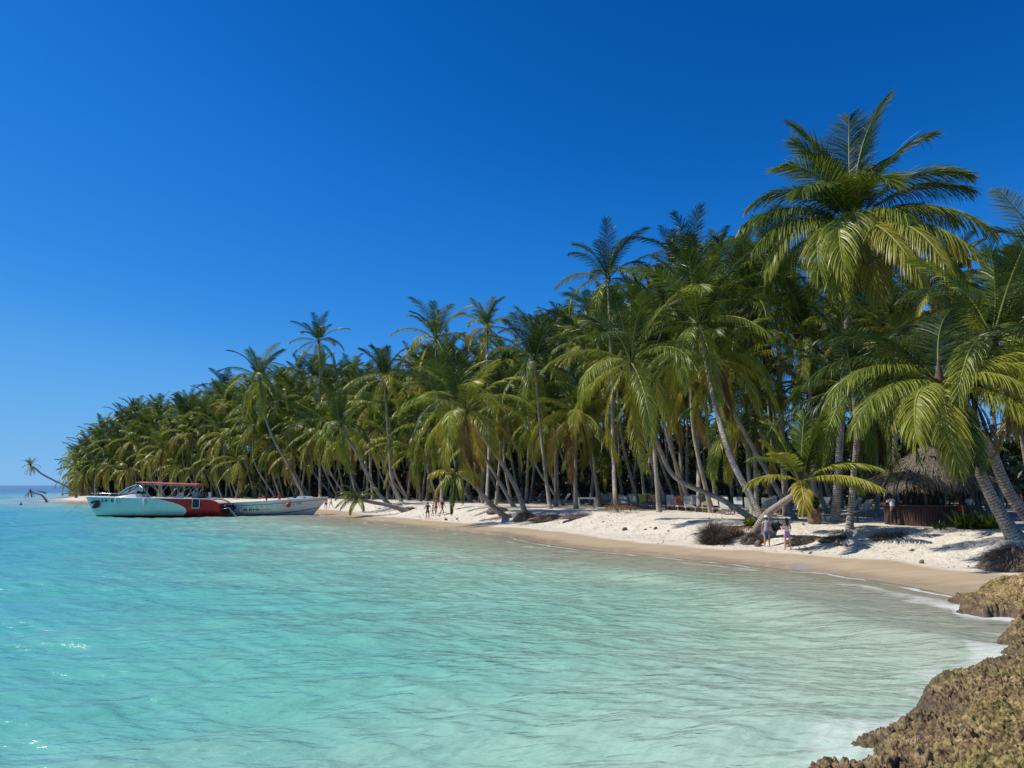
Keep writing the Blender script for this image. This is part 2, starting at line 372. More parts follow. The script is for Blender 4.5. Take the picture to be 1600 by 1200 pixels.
foam_shore = np.exp(-np.maximum(S+.15+(fbm(X*.5, Y*.5, 4, 19)-.5)*1.4, -S*0)**2/.08)
sw = S+.5+(fbm(X*.45, Y*.45, 4, 19)-.5)*1.7
foam = np.exp(-(sw/.20)**2)*.52*smooth(.15, .6, fbm(X*.9, Y*.9, 3, 27))+np.exp(-((sw+1.5)/.5)**2)*.5*fbm(X*.8, Y*.8, 3, 20)+brk*.45*smooth(.45, .75, fbm(X*.9, Y*.9, 4, 23))
rk = -rs+(fbm(X*.9, Y*.9, 4, 24)-.5)*1.8
foam = foam*.8+smooth(.6, .0, rk)*.19+smooth(4.5, .5, rk)*.10
foam = foam*smooth(400, 100, RR)
milk = np.clip(smooth(9, 0, rk+0)*.75+smooth(5, 0, off)*.5, 0, 1)
m_sea, nt, b = new_mat('sea water'); nt.nodes.remove(b); out = nt.nodes['Material Output']; v = coords(nt)
dep = attr(nt, 'depth'); fo = attr(nt, 'foam'); mk = attr(nt, 'milk')
pt = noise(nt, coords(nt, (.5, 1, 1)), .11, 6, .68)
d2 = math_(nt, 'MULTIPLY', math_(nt, 'ADD', dep, math_(nt, 'MULTIPLY', math_(nt, 'SUBTRACT', pt, .5), math_(nt, 'MULTIPLY', dep, .9))), .125)
body = ramp(nt, d2, [(.0, (.56, .51, .37)), (.035, (.46, .52, .38)), (.10, (.31, .52, .38)), (.20, (.155, .46, .36)), (.30, (.085, .42, .375)), (.43, (.020, .31, .39)), (.62, (.010, .18, .27)), (.9, (.005, .10, .17))])
body = mixc(nt, math_(nt, 'MULTIPLY', mk, .7), body, (.52, .57, .45))
grass = ramp(nt, noise(nt, coords(nt, (.32, 1, 1)), .055, 5, .62), [(.55, (0, 0, 0)), (.66, (1, 1, 1))])
body = mixc(nt, math_(nt, 'MULTIPLY', math_(nt, 'MULTIPLY', grass, ramp(nt, d2, [(.17, (0, 0, 0)), (.3, (1, 1, 1))])), .38), body, (.01, .10, .14))
f1 = noise(nt, coords(nt, (1, 2.2, 1)), 2.6, 7, .72, 1.2); fl = math_(nt, 'SUBTRACT', 1, math_(nt, 'ABSOLUTE', math_(nt, 'MULTIPLY', math_(nt, 'SUBTRACT', f1, .5), 5)))
f2_ = noise(nt, coords(nt, (1, 1.7, 1)), 7, 5, .7, .8); fl2 = math_(nt, 'SUBTRACT', 1, math_(nt, 'ABSOLUTE', math_(nt, 'MULTIPLY', math_(nt, 'SUBTRACT', f2_, .5), 7)))
fm = math_(nt, 'ADD', math_(nt, 'MULTIPLY', fo, 1.0), math_(nt, 'MULTIPLY', math_(nt, 'MAXIMUM', fl, math_(nt, 'MULTIPLY', fl2, .9)), math_(nt, 'MULTIPLY', math_(nt, 'MINIMUM', fo, .4), 1.9)))
fmask = ramp(nt, math_(nt, 'MULTIPLY', fm, .6), [(.30, (0, 0, 0)), (.85, (1, 1, 1))])
hb = math_(nt, 'ADD', noise(nt, coords(nt, (.75, 2.2, 1)), 1.9, 4, .55, .25), math_(nt, 'MULTIPLY', noise(nt, coords(nt, (.7, 1.9, 1)), .55, 3, .55), 2.4))
nrm = bump(nt, noise(nt, coords(nt, (.8, 2, 1)), 8, 3, .5, .2), .3, .02, None, bump(nt, hb, .85, .085))
dif = N(nt, 'ShaderNodeBsdfDiffuse'); nt.links.new(body, dif.inputs['Color']); nt.links.new(nrm, dif.inputs['Normal'])
tr = N(nt, 'ShaderNodeBsdfTransparent'); tr.inputs[0].default_value = (.9, .97, .94, 1)
mx = N(nt, 'ShaderNodeMixShader'); nt.links.new(ramp(nt, d2, [(0, (.88, .88, .88)), (.02, (.5, .5, .5)), (.075, (0, 0, 0))]), mx.inputs[0]); nt.links.new(dif.outputs[0], mx.inputs[1]); nt.links.new(tr.outputs[0], mx.inputs[2])
gl = N(nt, 'ShaderNodeBsdfGlossy', Roughness=.24); nt.links.new(nrm, gl.inputs['Normal'])
fr = N(nt, 'ShaderNodeFresnel', IOR=1.33); nt.links.new(nrm, fr.inputs['Normal'])
m2 = N(nt, 'ShaderNodeMixShader'); nt.links.new(fr.outputs[0], m2.inputs[0]); nt.links.new(mx.outputs[0], m2.inputs[1]); nt.links.new(gl.outputs[0], m2.inputs[2])
fd = N(nt, 'ShaderNodeBsdfDiffuse'); fd.inputs[0].default_value = (.82, .83, .8, 1)
m3 = N(nt, 'ShaderNodeMixShader'); nt.links.new(math_(nt, 'MULTIPLY', fmask, .85), m3.inputs[0]); nt.links.new(m2.outputs[0], m3.inputs[1]); nt.links.new(fd.outputs[0], m3.inputs[2])
nt.links.new(m3.outputs[0], out.inputs[0])
wa = np_mesh('water', np.stack([X, Y, Zw], -1).reshape(-1, 3)[used], remap[qf], m_sea, smooth=True,
             attrs={'depth': depth.ravel()[used], 'foam': foam.ravel()[used], 'milk': milk.ravel()[used]})
tag(wa, 'clear turquoise sea with small ripples', None, kind='structure')

# ================================================================== coconut palms
def leaf_mat(name, cols, trans=.20):
    m, nt, b = new_mat(name); t = attr(nt, 'tint'); oi = nt.nodes.new('ShaderNodeObjectInfo')
    t2 = math_(nt, 'ADD', t, math_(nt, 'MULTIPLY', math_(nt, 'SUBTRACT', oi.outputs['Random'], .5), .22))
    v = coords(nt, obj=True)
    t2 = math_(nt, 'ADD', t2, math_(nt, 'MULTIPLY', math_(nt, 'SUBTRACT', noise(nt, v, 1.6, 4, .7), .5), .3))
    c = ramp(nt, t2, cols); nt.links.new(c, b.inputs['Base Color'])
    b.inputs['Roughness'].default_value = .37; b.inputs['Specular IOR Level'].default_value = .30
    tl = N(nt, 'ShaderNodeBsdfTranslucent'); nt.links.new(mixc(nt, 1.0, c, (1.5, 1.5, .55), 'MULTIPLY'), tl.inputs[0])
    mx = N(nt, 'ShaderNodeMixShader'); mx.inputs[0].default_value = trans
    nt.links.new(b.outputs[0], mx.inputs[1]); nt.links.new(tl.outputs[0], mx.inputs[2]); nt.links.new(mx.outputs[0], nt.nodes['Material Output'].inputs[0])
    return m
LEAF = leaf_mat('palm leaflets', [(0, (.020, .044, .011)), (.20, (.070, .118, .017)), (.40, (.25, .29, .036)), (.7, (.38, .33, .045)), (.88, (.34, .21, .04)), (1, (.17, .10, .05))])
RACH = leaf_mat('palm midribs', [(0, (.12, .16, .04)), (.5, (.30, .30, .06)), (.8, (.42, .33, .08)), (1, (.2, .13, .07))], .05)
BARK, nt, b = new_mat('palm bark'); tl = attr(nt, 'along'); v = coords(nt)
rg = math_(nt, 'FRACT', math_(nt, 'ADD', math_(nt, 'MULTIPLY', tl, 7.5), math_(nt, 'MULTIPLY', noise(nt, v, 2.5, 3), 1.1)))
ringd = ramp(nt, rg, [(0, (1, 1, 1)), (.16, (.7, .7, .7)), (.26, (0, 0, 0)), (.93, (0, 0, 0)), (1, (1, 1, 1))])
n1 = noise(nt, v, 1.4, 5, .65); n2 = noise(nt, v, 12, 5, .7)
c = ramp(nt, n1, [(.3, (.25, .205, .16)), (.5, (.43, .375, .30)), (.7, (.60, .54, .45))])
c = mixc(nt, ramp(nt, n2, [(.38, (.8, .8, .8)), (.52, (0, 0, 0))]), c, (.12, .10, .08))
c = mixc(nt, math_(nt, 'MULTIPLY', ringd, .62), c, (.075, .058, .045))
nt.links.new(c, b.inputs['Base Color']); b.inputs['Roughness'].default_value = .85
bump(nt, math_(nt, 'ADD', math_(nt, 'MULTIPLY', ringd, -1.0), math_(nt, 'MULTIPLY', n2, .6)), .8, .05, b)
FIBRE = simple('palm fibre', (.14, .095, .055), .9, .4, scale=9, bmp=.6)
NUT = simple('coconut husk', (.20, .21, .05), .5, .35, scale=3)

def frond_geo(rs, L, az, elev, droop, nl, seg, leafL, wid, tint, twist=0, hang=.55, wind=(0, 0), petiole=.14):
    """returns (verts, quads, tint per vertex, material index per face) of one feather leaf"""
    M_ = 14; t = np.linspace(0, 1, M_+1); pitch = elev-droop*t**1.25
    azt = az+twist*t**1.5
    dx = np.cos(pitch)*np.cos(azt)+wind[0]*t; dy = np.cos(pitch)*np.sin(azt)+wind[1]*t; dz = np.sin(pitch)
    T = np.stack([dx, dy, dz], 1); T /= np.linalg.norm(T, axis=1)[:, None]
    P = np.zeros((M_+1, 3)); P[1:] = np.cumsum((T[1:]+T[:-1])/2*L/M_, axis=0)
    V = []; Q = []; TI = []; MI = []
    # midrib: a tapering three-sided tube
    S = np.cross(T, [0, 0, 1.0]); nrm = np.linalg.norm(S, axis=1)[:, None]; S = np.where(nrm > .05, S/np.maximum(nrm, 1e-6), [[-math.sin(az), math.cos(az), 0]])
    U = np.cross(S, T); r = (.062*(1-t)**.8+.010)*max(1, wid/.06)
    ring = np.stack([P+S*r[:, None], P-U*r[:, None]*.8, P-S*r[:, None], P+U*r[:, None]*.5], 1)
    V.append(ring.reshape(-1, 3)); n = 0
    for i in range(M_):
        for k in range(4): Q.append((i*4+k, i*4+(k+1) % 4, (i+1)*4+(k+1) % 4, (i+1)*4+k)); MI.append(1)
    TI.append(np.full((M_+1)*4, tint)); n = (M_+1)*4
    # leaflets
    ts = np.linspace(petiole, 1, nl)**.97
    ts = np.clip(ts+rs.normal(0, .15/nl, nl), petiole, 1)
    Pi = np.stack([np.interp(ts, t, P[:, k]) for k in range(3)], 1); Ti = np.stack([np.interp(ts, t, T[:, k]) for k in range(3)], 1)
    Si = np.stack([np.interp(ts, t, S[:, k]) for k in range(3)], 1); Ui = np.cross(Si, Ti)
    u = (ts-petiole)/(1-petiole); env = np.sin(np.clip(u*.86+.14, 0, 1)*math.pi*.92)**.6*.9+.12; env[u > .93] *= .8
    for sd in (-1, 1):
        lean = np.radians(28+38*u**1.3)+rs.normal(0, .05, nl)
        rise = .26-.2*u+rs.normal(0, .06, nl)
        d = Si*sd*np.cos(lean)[:, None]+Ti*np.sin(lean)[:, None]+Ui*rise[:, None]; d /= np.linalg.norm(d, axis=1)[:, None]
        ll = leafL*env*(1+rs.normal(0, .10, nl))
        wv = Ti*.8+Ui*(rs.normal(0, .20, nl)+.10+.42*(-1.0)**np.arange(nl))[:, None]; wv -= d*np.sum(wv*d, 1)[:, None]; wv /= np.linalg.norm(wv, axis=1)[:, None]
        p = Pi.copy(); rows = []
        hg = hang*(1+rs.normal(0, .13, nl))
        broken = rs.random(nl) < .06
        for q in range(seg+1):
            x = q/seg; ww = wid*(1-.12*x)*(.55+.45*min(1, x*4)) if q < seg else wid*.10
            rows.append(np.stack([p-wv*ww/2, p+wv*ww/2], 1))
            g_ = hg*(1.0/seg)*1.35*(1+x); g_ = np.where(broken & (q >= 1), g_*3, g_)
            d = d+np.stack([wind[0]*.25*np.ones(nl)/seg, wind[1]*.25*np.ones(nl)/seg, -g_], 1); d /= np.linalg.norm(d, axis=1)[:, None]
            p = p+d*(ll/seg)[:, None]
        Rw = np.stack(rows, 1)                      # nl, seg+1, 2, 3
        V.append(Rw.reshape(-1, 3)); TI.append(np.full(nl*(seg+1)*2, tint)+np.repeat(rs.normal(0, .05, nl), (seg+1)*2)+np.tile(np.repeat(np.linspace(-.03, .08, seg+1), 2), nl))
        base = n+np.arange(nl)[:, None]*(seg+1)*2+np.arange(seg)[None, :]*2
        q4 = np.stack([base, base+1, base+3, base+2], -1).reshape(-1, 4); Q += [tuple(x_) for x_ in q4.tolist()]; MI += [0]*len(q4); n += nl*(seg+1)*2
    return np.concatenate(V), Q, np.concatenate(TI), MI
def crown_mesh(name, seed, nf=24, L=4.6, nl=46, seg=3, leafL=.95, wid=.055, lo=-55, hi=82, yellow=.35, wind=(.12, -.05), droop0=26, droop1=90, dead=1, fronds=None, hang=.55):
    rs = np.random.default_rng(seed); V = []; Q = []; TI = []; MI = []; n = 0
    specs = []
    if fronds: specs = fronds
    else:
        a0 = rs.random()*6.28
        for i in range(nf):
            f = i/(nf-1); az = a0+i*2.39996+rs.normal(0, .16); el = math.radians(hi+(lo-hi)*f**1.6+rs.normal(0, 7))
            dr = math.radians(droop0+(droop1-droop0)*math.sin(min(1, f*1.25)*math.pi/2)*(1 if f < .75 else .6)+rs.normal(0, 8)); ln = L*(.72+.28*min(1, f*3.2))*(1+rs.normal(0, .07))
            ti = .06+yellow*f**1.5+rs.normal(0, .09)+(.22 if rs.random() < .07 else 0)
            specs.append((az, el, dr, ln, ti))
        for i in range(dead): specs.append((rs.random()*6.28, R(-62-rs.random()*12), R(18), L*.75, 1.0))
    for (az, el, dr, ln, ti) in specs:
        v, q, t_, mi = frond_geo(rs, ln, az, el, dr, nl, seg, leafL*(.9 if ti < .95 else .6), wid, ti, rs.normal(0, .22), hang*(.30+.70*(1-max(0, min(1, (math.degrees(el)-15)/50)))) if ti < .95 else 1.1, wind)
        off = np.array([math.cos(az), math.sin(az), 0])*.10; v = v+off
        V.append(v); Q.append(np.array(q)+n); TI.append(t_); MI += mi; n += len(v)
    o = np_mesh(name, np.concatenate(V), np.concatenate(Q), [LEAF, RACH], attrs={'tint': np.concatenate(TI)})
    o.data.polygons.foreach_set('material_index', MI); me = o.data; bpy.data.objects.remove(o); return me
def heart_geo():
    mb = MB(); mb.lathe([(.10, -.75), (.17, -.45), (.26, -.1), (.24, .25), (.12, .8), (.03, 1.3)], 10); return mb
CROWNS = [crown_mesh('crown', 100+i, nf=19+i % 4, L=5.7+.3*(i % 3), nl=96, seg=3, lo=-50-6*(i % 3), yellow=.30+.09*(i % 4), wid=.038, leafL=1.3, hang=.75, dead=(i % 2)*2, droop0=22+6*(i % 3), droop1=84+5*(i % 4)) for i in range(7)]
FARC = [crown_mesh('crown', 200+i, nf=19, L=5.8, nl=42, seg=2, lo=-55, yellow=.34+.12*(i % 4), wid=.075, leafL=1.3, hang=.7, dead=1) for i in range(8)]
LOWC = [crown_mesh('crown', 300+i, nf=21, L=5.5, nl=22, seg=2, lo=-55, yellow=.3+.1*i, wid=.15, leafL=1.3, dead=1) for i in range(3)]

def bez(p0, p1, p2, p3, n):
    t = np.linspace(0, 1, n)[:, None]; return (1-t)**3*p0+3*(1-t)**2*t*p1+3*(1-t)*t*t*p2+t**3*p3
def catmull(pts, n):
    P_ = [np.array(p_) for p_ in pts]; P_ = [2*P_[0]-P_[1]]+P_+[2*P_[-1]-P_[-2]]; out = []
    for i in range(1, len(P_)-2):
        for k in range(n):
            t = k/n; a, b_, c_, d_ = P_[i-1:i+3]
            out.append(.5*((2*b_)+(c_-a)*t+(2*a-5*b_+4*c_-d_)*t*t+(3*b_-a-3*c_+d_)*t**3))
    out.append(P_[-2]); return np.array(out)
def trunk_obj(path, r0, r1, parent, sides=10, flare=1.5, rough=.012):
    """path: local numpy points"""
    n = len(path); T = np.gradient(path, axis=0); T /= np.maximum(np.linalg.norm(T, axis=1)[:, None], 1e-6)
    ln = np.concatenate([[0], np.cumsum(np.linalg.norm(np.diff(path, axis=0), axis=1))]); f = ln/ln[-1]
    r = r0+(r1-r0)*f**.7+(flare-1)*r0*np.exp(-ln/.55)
    ref = np.array([0, 1.0, .01]); A_ = np.cross(T, ref); A_ /= np.linalg.norm(A_, axis=1)[:, None]; B_ = np.cross(T, A_)
    th = np.linspace(0, 2*math.pi, sides, endpoint=False)
    # leaf-scar steps
    st = 1+rough*6*((ln*7.5) % 1)*.35
    V = path[:, None]+(A_[:, None]*np.cos(th)[None, :, None]+B_[:, None]*np.sin(th)[None, :, None])*(r*st)[:, None, None]
    i, k = np.meshgrid(np.arange(n-1), np.arange(sides), indexing='ij')
    Q = np.stack([i*sides+k, i*sides+(k+1) % sides, (i+1)*sides+(k+1) % sides, (i+1)*sides+k], -1).reshape(-1, 4)
    return np_mesh('trunk', V.reshape(-1, 3), Q, BARK, parent, smooth=True, attrs={'along': np.repeat(ln, sides)})
palm_n = 0
HEART = heart_geo()
HEART_ME = HEART.build('crown_heart', FIBRE, smooth=True); _hm = HEART_ME.data; bpy.data.objects.remove(HEART_ME)
def palm(path, label, crown, group=None, scale=1.0, r0=.19, r1=.115, rz=None, tilt=None, near=False, flare=1.5, nuts=0, name='coconut_palm', cat='palm tree', sides=None, res=None, upright=.55, crown_off=0):
    """path: world points from base to crown"""
    global palm_n; palm_n += 1; rs = random.Random(palm_n*7+1)
    base = Vector(path[0]); root = empty(name, base); tag(root, label, cat, group)
    pts = np.array([tuple(Vector(p_)-base) for p_ in path]); pts[0, 2] -= .25
    n = res or (14 if near else 6); P_ = catmull(pts, n)
    trunk_obj(P_, r0, r1, root, sides or (14 if near else 8), flare)
    top = Vector(P_[-1]); dirv = Vector(P_[-1]-P_[-3]).normalized()
    up = (dirv*(1-upright)+Vector((0, 0, 1))*upright).normalized()
    q = Vector((0, 0, 1)).rotation_difference(up) @ Euler((0, 0, rz if rz is not None else rs.random()*6.28)).to_quaternion()
    c = bpy.data.objects.new('crown', crown); sc.collection.objects.link(c); c.parent = root; c.location = top
    c.rotation_mode = 'QUATERNION'; c.rotation_quaternion = q; c.scale = (scale,)*3
    if near:
        h = bpy.data.objects.new('crown_heart', _hm); sc.collection.objects.link(h); h.parent = root; h.location = top; h.rotation_mode = 'QUATERNION'; h.rotation_quaternion = q; h.scale = (r1/.17*.9,)*2+(scale*.8,)
    for k in range(nuts):
        a = rs.random()*6.28; mb = MB(); mb.ball((0, 0, 0), .13, 10, 8, sc3=(1, 1, 1.25))
        mb.build('coconut', NUT, root, True, loc=top+Vector((math.cos(a)*.34, math.sin(a)*.34, -.3-rs.random()*.35)))
    return root

# ------------------------------------------------------------------ palms one can tell apart (traced trunks, each at its own distance)
def pth(base_px, pts, Y1=None, dz=0):
    """base on the land under a picture point; pts = (px, py, depth offset from the base)"""
    b_ = ground_at(*base_px); out = [Vector((b_.x, b_.y, b_.z))]
    for px, py, dY in pts: out.append(at(px, py, b_.y+dY))
    return out
HERO_WIND = (.10, -.06)
big = crown_mesh('crown', 901, nl=175, seg=4, leafL=1.8, wid=.034, hang=.85, wind=(.10, 0), fronds=[
    # azimuth 0 = right, 90 = away, -90 = towards the camera
    (R(20), R(88), R(30), 7.4, .05), (R(8), R(72), R(50), 6.9, .10), (R(165), R(80), R(34), 6.4, .12), (R(70), R(86), R(20), 6.8, .05), (R(200), R(66), R(80), 5.2, .2),
    (R(100), R(66), R(60), 5.4, .05), (R(-20), R(58), R(85), 5.9, .18), (R(12), R(34), R(62), 6.4, .10), (R(178), R(52), R(88), 5.6, .10), (R(214), R(44), R(86), 5.4, .12), (R(186), R(24), R(56), 5.8, .14),
    (R(160), R(38), R(70), 5.6, .1), (R(-95), R(72), R(130), 4.2, .22),
    (R(-30), R(20), R(72), 6.4, .42), (R(-55), R(0), R(72), 6.2, .5), (R(-84), R(-18), R(60), 6.2, .60), (R(-103), R(-26), R(56), 6.3, .64), (R(-124), R(-14), R(66), 6.6, .46), (R(-142), R(-2), R(74), 6.6, .36),
    (R(-160), R(8), R(80), 6.4, .36), (R(30), R(6), R(70), 6.0, .1), (R(75), R(0), R(60), 5.6, .1), (R(125), R(5), R(60), 5.6, .1), (R(-12), R(-6), R(66), 5.8, .4), (R(-72), R(20), R(110), 5.0, .3), (R(-115), R(14), R(100), 5.2, .3),
    (R(-78), R(-8), R(62), 7.6, .50), (R(-102), R(-10), R(60), 7.8, .52), (R(-60), R(-4), R(66), 7.4, .40), (R(-126), R(-2), R(68), 7.4, .36), (R(40), R(80), R(60), 5.6, .1), (R(110), R(80), R(40), 5.8, .08), (R(175), R(80), R(50), 5.2, .16), (R(-10), R(46), R(70), 5.8, .12), (R(192), R(12), R(60), 5.9, .2),
    (R(-45), R(-40), R(30), 5.6, .4), (R(-135), R(-42), R(30), 5.4, .4), (R(-90), R(-50), R(20), 4.6, .5)])
palm(pth((1304, 816), [(1312, 700, .3), (1318, 600, .5), (1326, 460, .3), (1332, 352, 0)]), 'tallest palm, its wide crown rising high above the rest of the grove at right', big, scale=1.27, rz=0, near=True, r0=.25, r1=.15, nuts=5, upright=1)
rc = crown_mesh('crown', 902, nl=160, seg=4, leafL=1.55, wid=.034, hang=.8, wind=(.02, 0), fronds=[
    (R(176), R(38), R(82), 6.2, .22), (R(190), R(30), R(92), 6.3, .42), (R(205), R(6), R(62), 6.5, .45), (R(222), R(-4), R(52), 6.4, .55), (R(243), R(-22), R(52), 5.8, .62),
    (R(262), R(-34), R(40), 4.8, .3), (R(292), R(18), R(95), 5.2, .55), (R(-38), R(26), R(78), 6.0, .5), (R(-20), R(34), R(72), 6.2, .56), (R(8), R(40), R(60), 6.4, .4), (R(20), R(55), R(50), 6, .3),
    (R(60), R(70), R(40), 5, .1), (R(120), R(60), R(60), 5.6, .1), (R(150), R(20), R(70), 5.8, .1), (R(90), R(20), R(70), 5.6, .1), (R(-60), R(-10), R(50), 5.4, .55), (R(165), R(55), R(70), 5.6, .15)])
palm(pth((1592, 842), [(1552, 782, 0), (1512, 694, -.2), (1496, 648, -.5), (1468, 598, -1.0)]), 'leaning palm at the right whose yellow-green fronds hang over the thatched hut roof', rc, scale=.98, rz=0, near=True, r0=.30, r1=.15, flare=1.7, upright=1)
palm(pth((1640, 838), [(1580, 775, .3), (1548, 705, .2), (1515, 655, 0), (1505, 590, 0), (1552, 530, .2)]), 'thick ringed palm trunk bent hard to the left at the right edge', CROWNS[1], scale=1.0, near=True, r0=.27, r1=.16, rz=1.2)
palm(pth((1538, 800), [(1512, 760, 0), (1502, 700, 0), (1500, 620, 0), (1480, 520, 0), (1478, 440, 0)]), 'pale slim palm with a kinked trunk behind the two leaning ones at right', CROWNS[3], scale=.95, near=True, r0=.17)
palm(pth((1700, 820), [(1690, 700, 0), (1668, 560, 0), (1650, 505, 0)]), 'palm standing past the right edge with low fronds reaching into view', CROWNS[5], scale=1.05, near=True, rz=2.2)
palm(pth((1720, 830), [(1700, 640, 0), (1690, 520, 0), (1682, 452, 0)]), 'tall palm past the right edge with its high fronds reaching into view', CROWNS[2], scale=1.1, near=True, rz=.4)
# the leaning young palm at the water's edge
sm = crown_mesh('crown', 903, nl=72, seg=4, leafL=.85, wid=.045, wind=(0, 0), hang=.7, fronds=[
    (R(40), R(86), R(14), 3.1, .10), (R(10), R(74), R(16), 3.0, .12), (R(-40), R(78), R(20), 2.9, .14), (R(30), R(66), R(25), 2.8, .14), (R(170), R(74), R(14), 2.7, .22), (R(150), R(60), R(20), 2.2, .25), (R(182), R(22), R(62), 2.5, .42), (R(-110), R(-2), R(70), 2.6, .60),
    (R(-35), R(34), R(58), 3.4, .30), (R(-50), R(14), R(44), 3.6, .40), (R(10), R(36), R(56), 3.5, .22), (R(60), R(50), R(50), 2.9, .1), (R(120), R(50), R(60), 2.8, .1), (R(5), R(18), R(60), 3.0, .3), (R(-150), R(60), R(60), 2.2, .3)])
palm(pth((1172, 842), [(1195, 808, -1.0), (1222, 786, -2.4), (1240, 772, -3.4), (1251, 750, -4.0)]), 'young palm with a stout trunk leaning out to the right over the beach', sm, scale=1.15, rz=0, near=True, r0=.30, r1=.13, flare=1.15, upright=1)
FR = [
 # base px, trunk points, crown index, scale, r0, label
 ((1208, 838), [(1172, 775, 1.5), (1142, 715, 3), (1122, 650, 4.5), (1108, 590, 5.5), (1092, 505, 6.5)], 0, 1.12, .22, 'big palm with a smooth pale curved trunk rising left of the young leaning palm', 3),
 ((1186, 812), [(1130, 782, .3), (1058, 748, .6), (1030, 700, .6), (1008, 640, .6), (986, 566, .4)], 2, 1.1, .19, 'palm whose dark trunk runs low over the sunbeds before turning upward', 0),
 ((1182, 806), [(1180, 720, 0), (1172, 640, 0), (1170, 560, 0), (1168, 470, 0)], 4, 1.08, .19, 'straight pale palm just left of the two-trunk gap behind the young leaning palm', 2),
 ((1230, 806), [(1224, 720, 0), (1220, 640, 0), (1216, 520, 0), (1214, 440, 0)], 6, 1.1, .25, 'thickest straight trunk directly behind the young leaning palm', 2),
 ((1246, 812), [(1200, 740, .5), (1160, 670, 1), (1128, 610, 1), (1118, 560, 1)], 3, 1.0, .17, 'slim palm crossing diagonally behind the two straight trunks', 0),
 ((1300, 806), [(1262, 745, .6), (1200, 668, .8), (1168, 620, .8), (1150, 575, .8)], 5, .95, .17, 'slim dark trunk leaning far left from the sunbeds by the hut', 0),
 ((900, 795), [(899, 750, 0), (900, 700, 0), (902, 648, 0)], 3, 1.08, .21, 'short upright palm with golden lower fronds beside the white table', 2),
 ((967, 786), [(960, 760, 0), (952, 742, 0), (950, 727, 0)], 3, .60, .2, 'small low palm between the short upright palm and the sunbeds', 0),
 ((822, 802), [(805, 760, 0), (775, 710, 0), (750, 678, -.4), (730, 640, -.6)], 3, 1.22, .24, 'front palm of the leaning pair over the root mound, with broad yellow-green fronds', 3),
 ((805, 792), [(780, 752, 0), (752, 706, 0), (736, 680, 0), (700, 622, 0)], 0, 1.2, .21, 'rear palm of the leaning pair over the root mound', 0),
 ((612, 790), [(585, 762, 0), (560, 712, -.5), (546, 690, -.8), (532, 666, -1)], 4, 1.08, .26, 'palm leaning left over the beach with an orange-brown skirt of old fronds', 0),
 ((628, 784), [(612, 745, 0), (608, 690, 0), (604, 640, 0), (600, 590, 0)], 6, 1.1, .24, 'white-barked palm with a gently wavy upright trunk left of the walkers', 2),
 ((500, 780), [(500, 720, 4), (499, 640, 5), (500, 580, 5), (498, 534, 5)], 0, 1.0, .25, 'lone tall slim palm whose small crown stands clear of the grove', 0),
 ((478, 779), [(455, 735, 0), (425, 680, 0), (412, 640, 0), (405, 592, 0)], 2, 1.25, .28, 'tall palm in the middle of the far grove with a drooping dark crown', 2),
 ((486, 778), [(468, 750, 0), (440, 705, 0), (426, 690, 0)], 5, 1.1, .26, 'lower palm leaning left behind the grey boat', 0),
 ((342, 775), [(337, 735, 0), (345, 705, 0), (352, 670, 0), (354, 612, 0)], 3, 1.3, .3, 'palm with a bowed trunk behind the stern of the red and white boat', 0),
 ((324, 776), [(312, 740, 0), (298, 700, 0), (290, 655, 0)], 1, 1.3, .3, 'palm leaning left behind the red awning of the boat', 0),
 ((400, 779), [(399, 768, 0), (398, 758, 0)], 4, .72, .22, 'very young palm with a short trunk on the sand behind the grey boat', 0),
 ((962, 800), [(958, 700, 4), (955, 560, 5), (950, 436, 5)], 4, 1.0, .2, 'high palm standing above the middle of the grove', 2),
 ((760, 790), [(764, 690, 6), (762, 580, 7), (761, 512, 7)], 6, .82, .2, 'tall palm with a ragged yellowing top on the skyline', 2),
 ((690, 786), [(688, 700, 4), (683, 600, 5), (681, 530, 5)], 2, 1.15, .2, 'tall palm with one long frond stretched to the left on the skyline', 0),
 ((1092, 800), [(1090, 640, 6), (1086, 520, 8), (1082, 425, 8)], 0, 1.2, .2, 'tall palm rising just left of the tallest crown', 2),
 ((1030, 800), [(1022, 700, 0), (1012, 600, 1), (1040, 500, 2)], 6, 1.1, .2, 'palm crown tucked between the two skyline palms in the middle', 0),
 ((1392, 812), [(1398, 700, 0), (1400, 600, 0), (1404, 515, 0)], 2, 1.05, .2, 'dark crowned palm close behind the right side of the tallest palm', 0),
 ((1272, 808), [(1270, 700, 0), (1264, 600, 0), (1258, 520, 0)], 0, 1.05, .2, 'dark crowned palm close behind the left side of the tallest palm', 0),
 ((1326, 827), [(1334, 740, -.2), (1338, 680, -.6), (1334, 606, -1.0)], 0, .92, .18, 'medium palm in front of the tallest trunk, its crown hiding the lower half', 0),
 ((1370, 806), [(1372, 760, 1), (1368, 700, 1), (1362, 640, 1)], 5, .9, .18, 'lower palm filling the gap left of the bar roof', 0),
 ((860, 795), [(850, 720, 1), (842, 640, 1), (836, 566, 1)], 0, 1.15, .2, 'palm with fanned golden-tipped fronds left of the short upright palm', 0),
]
for i, (bp, pts, ci, s_, r_, lb, nu) in enumerate(FR):
    palm(pth(bp, pts), lb, CROWNS[ci], scale=s_, r0=r_, r1=r_*.62, near=True, nuts=nu)
# the thin palm stretched out over the water at the far left
b_ = Vector((-102.6, 178, .5)); palm([b_]+[at(px, py, Y_) for px, py, Y_ in ((108, 763, 177), (85, 751, 176), (66, 741, 175), (56, 733, 174.5), (48, 728, 174))],
     'lone palm leaning far out over the sea at the left end', FARC[3], scale=.42, r0=.26, r1=.17, near=True, upright=.8)

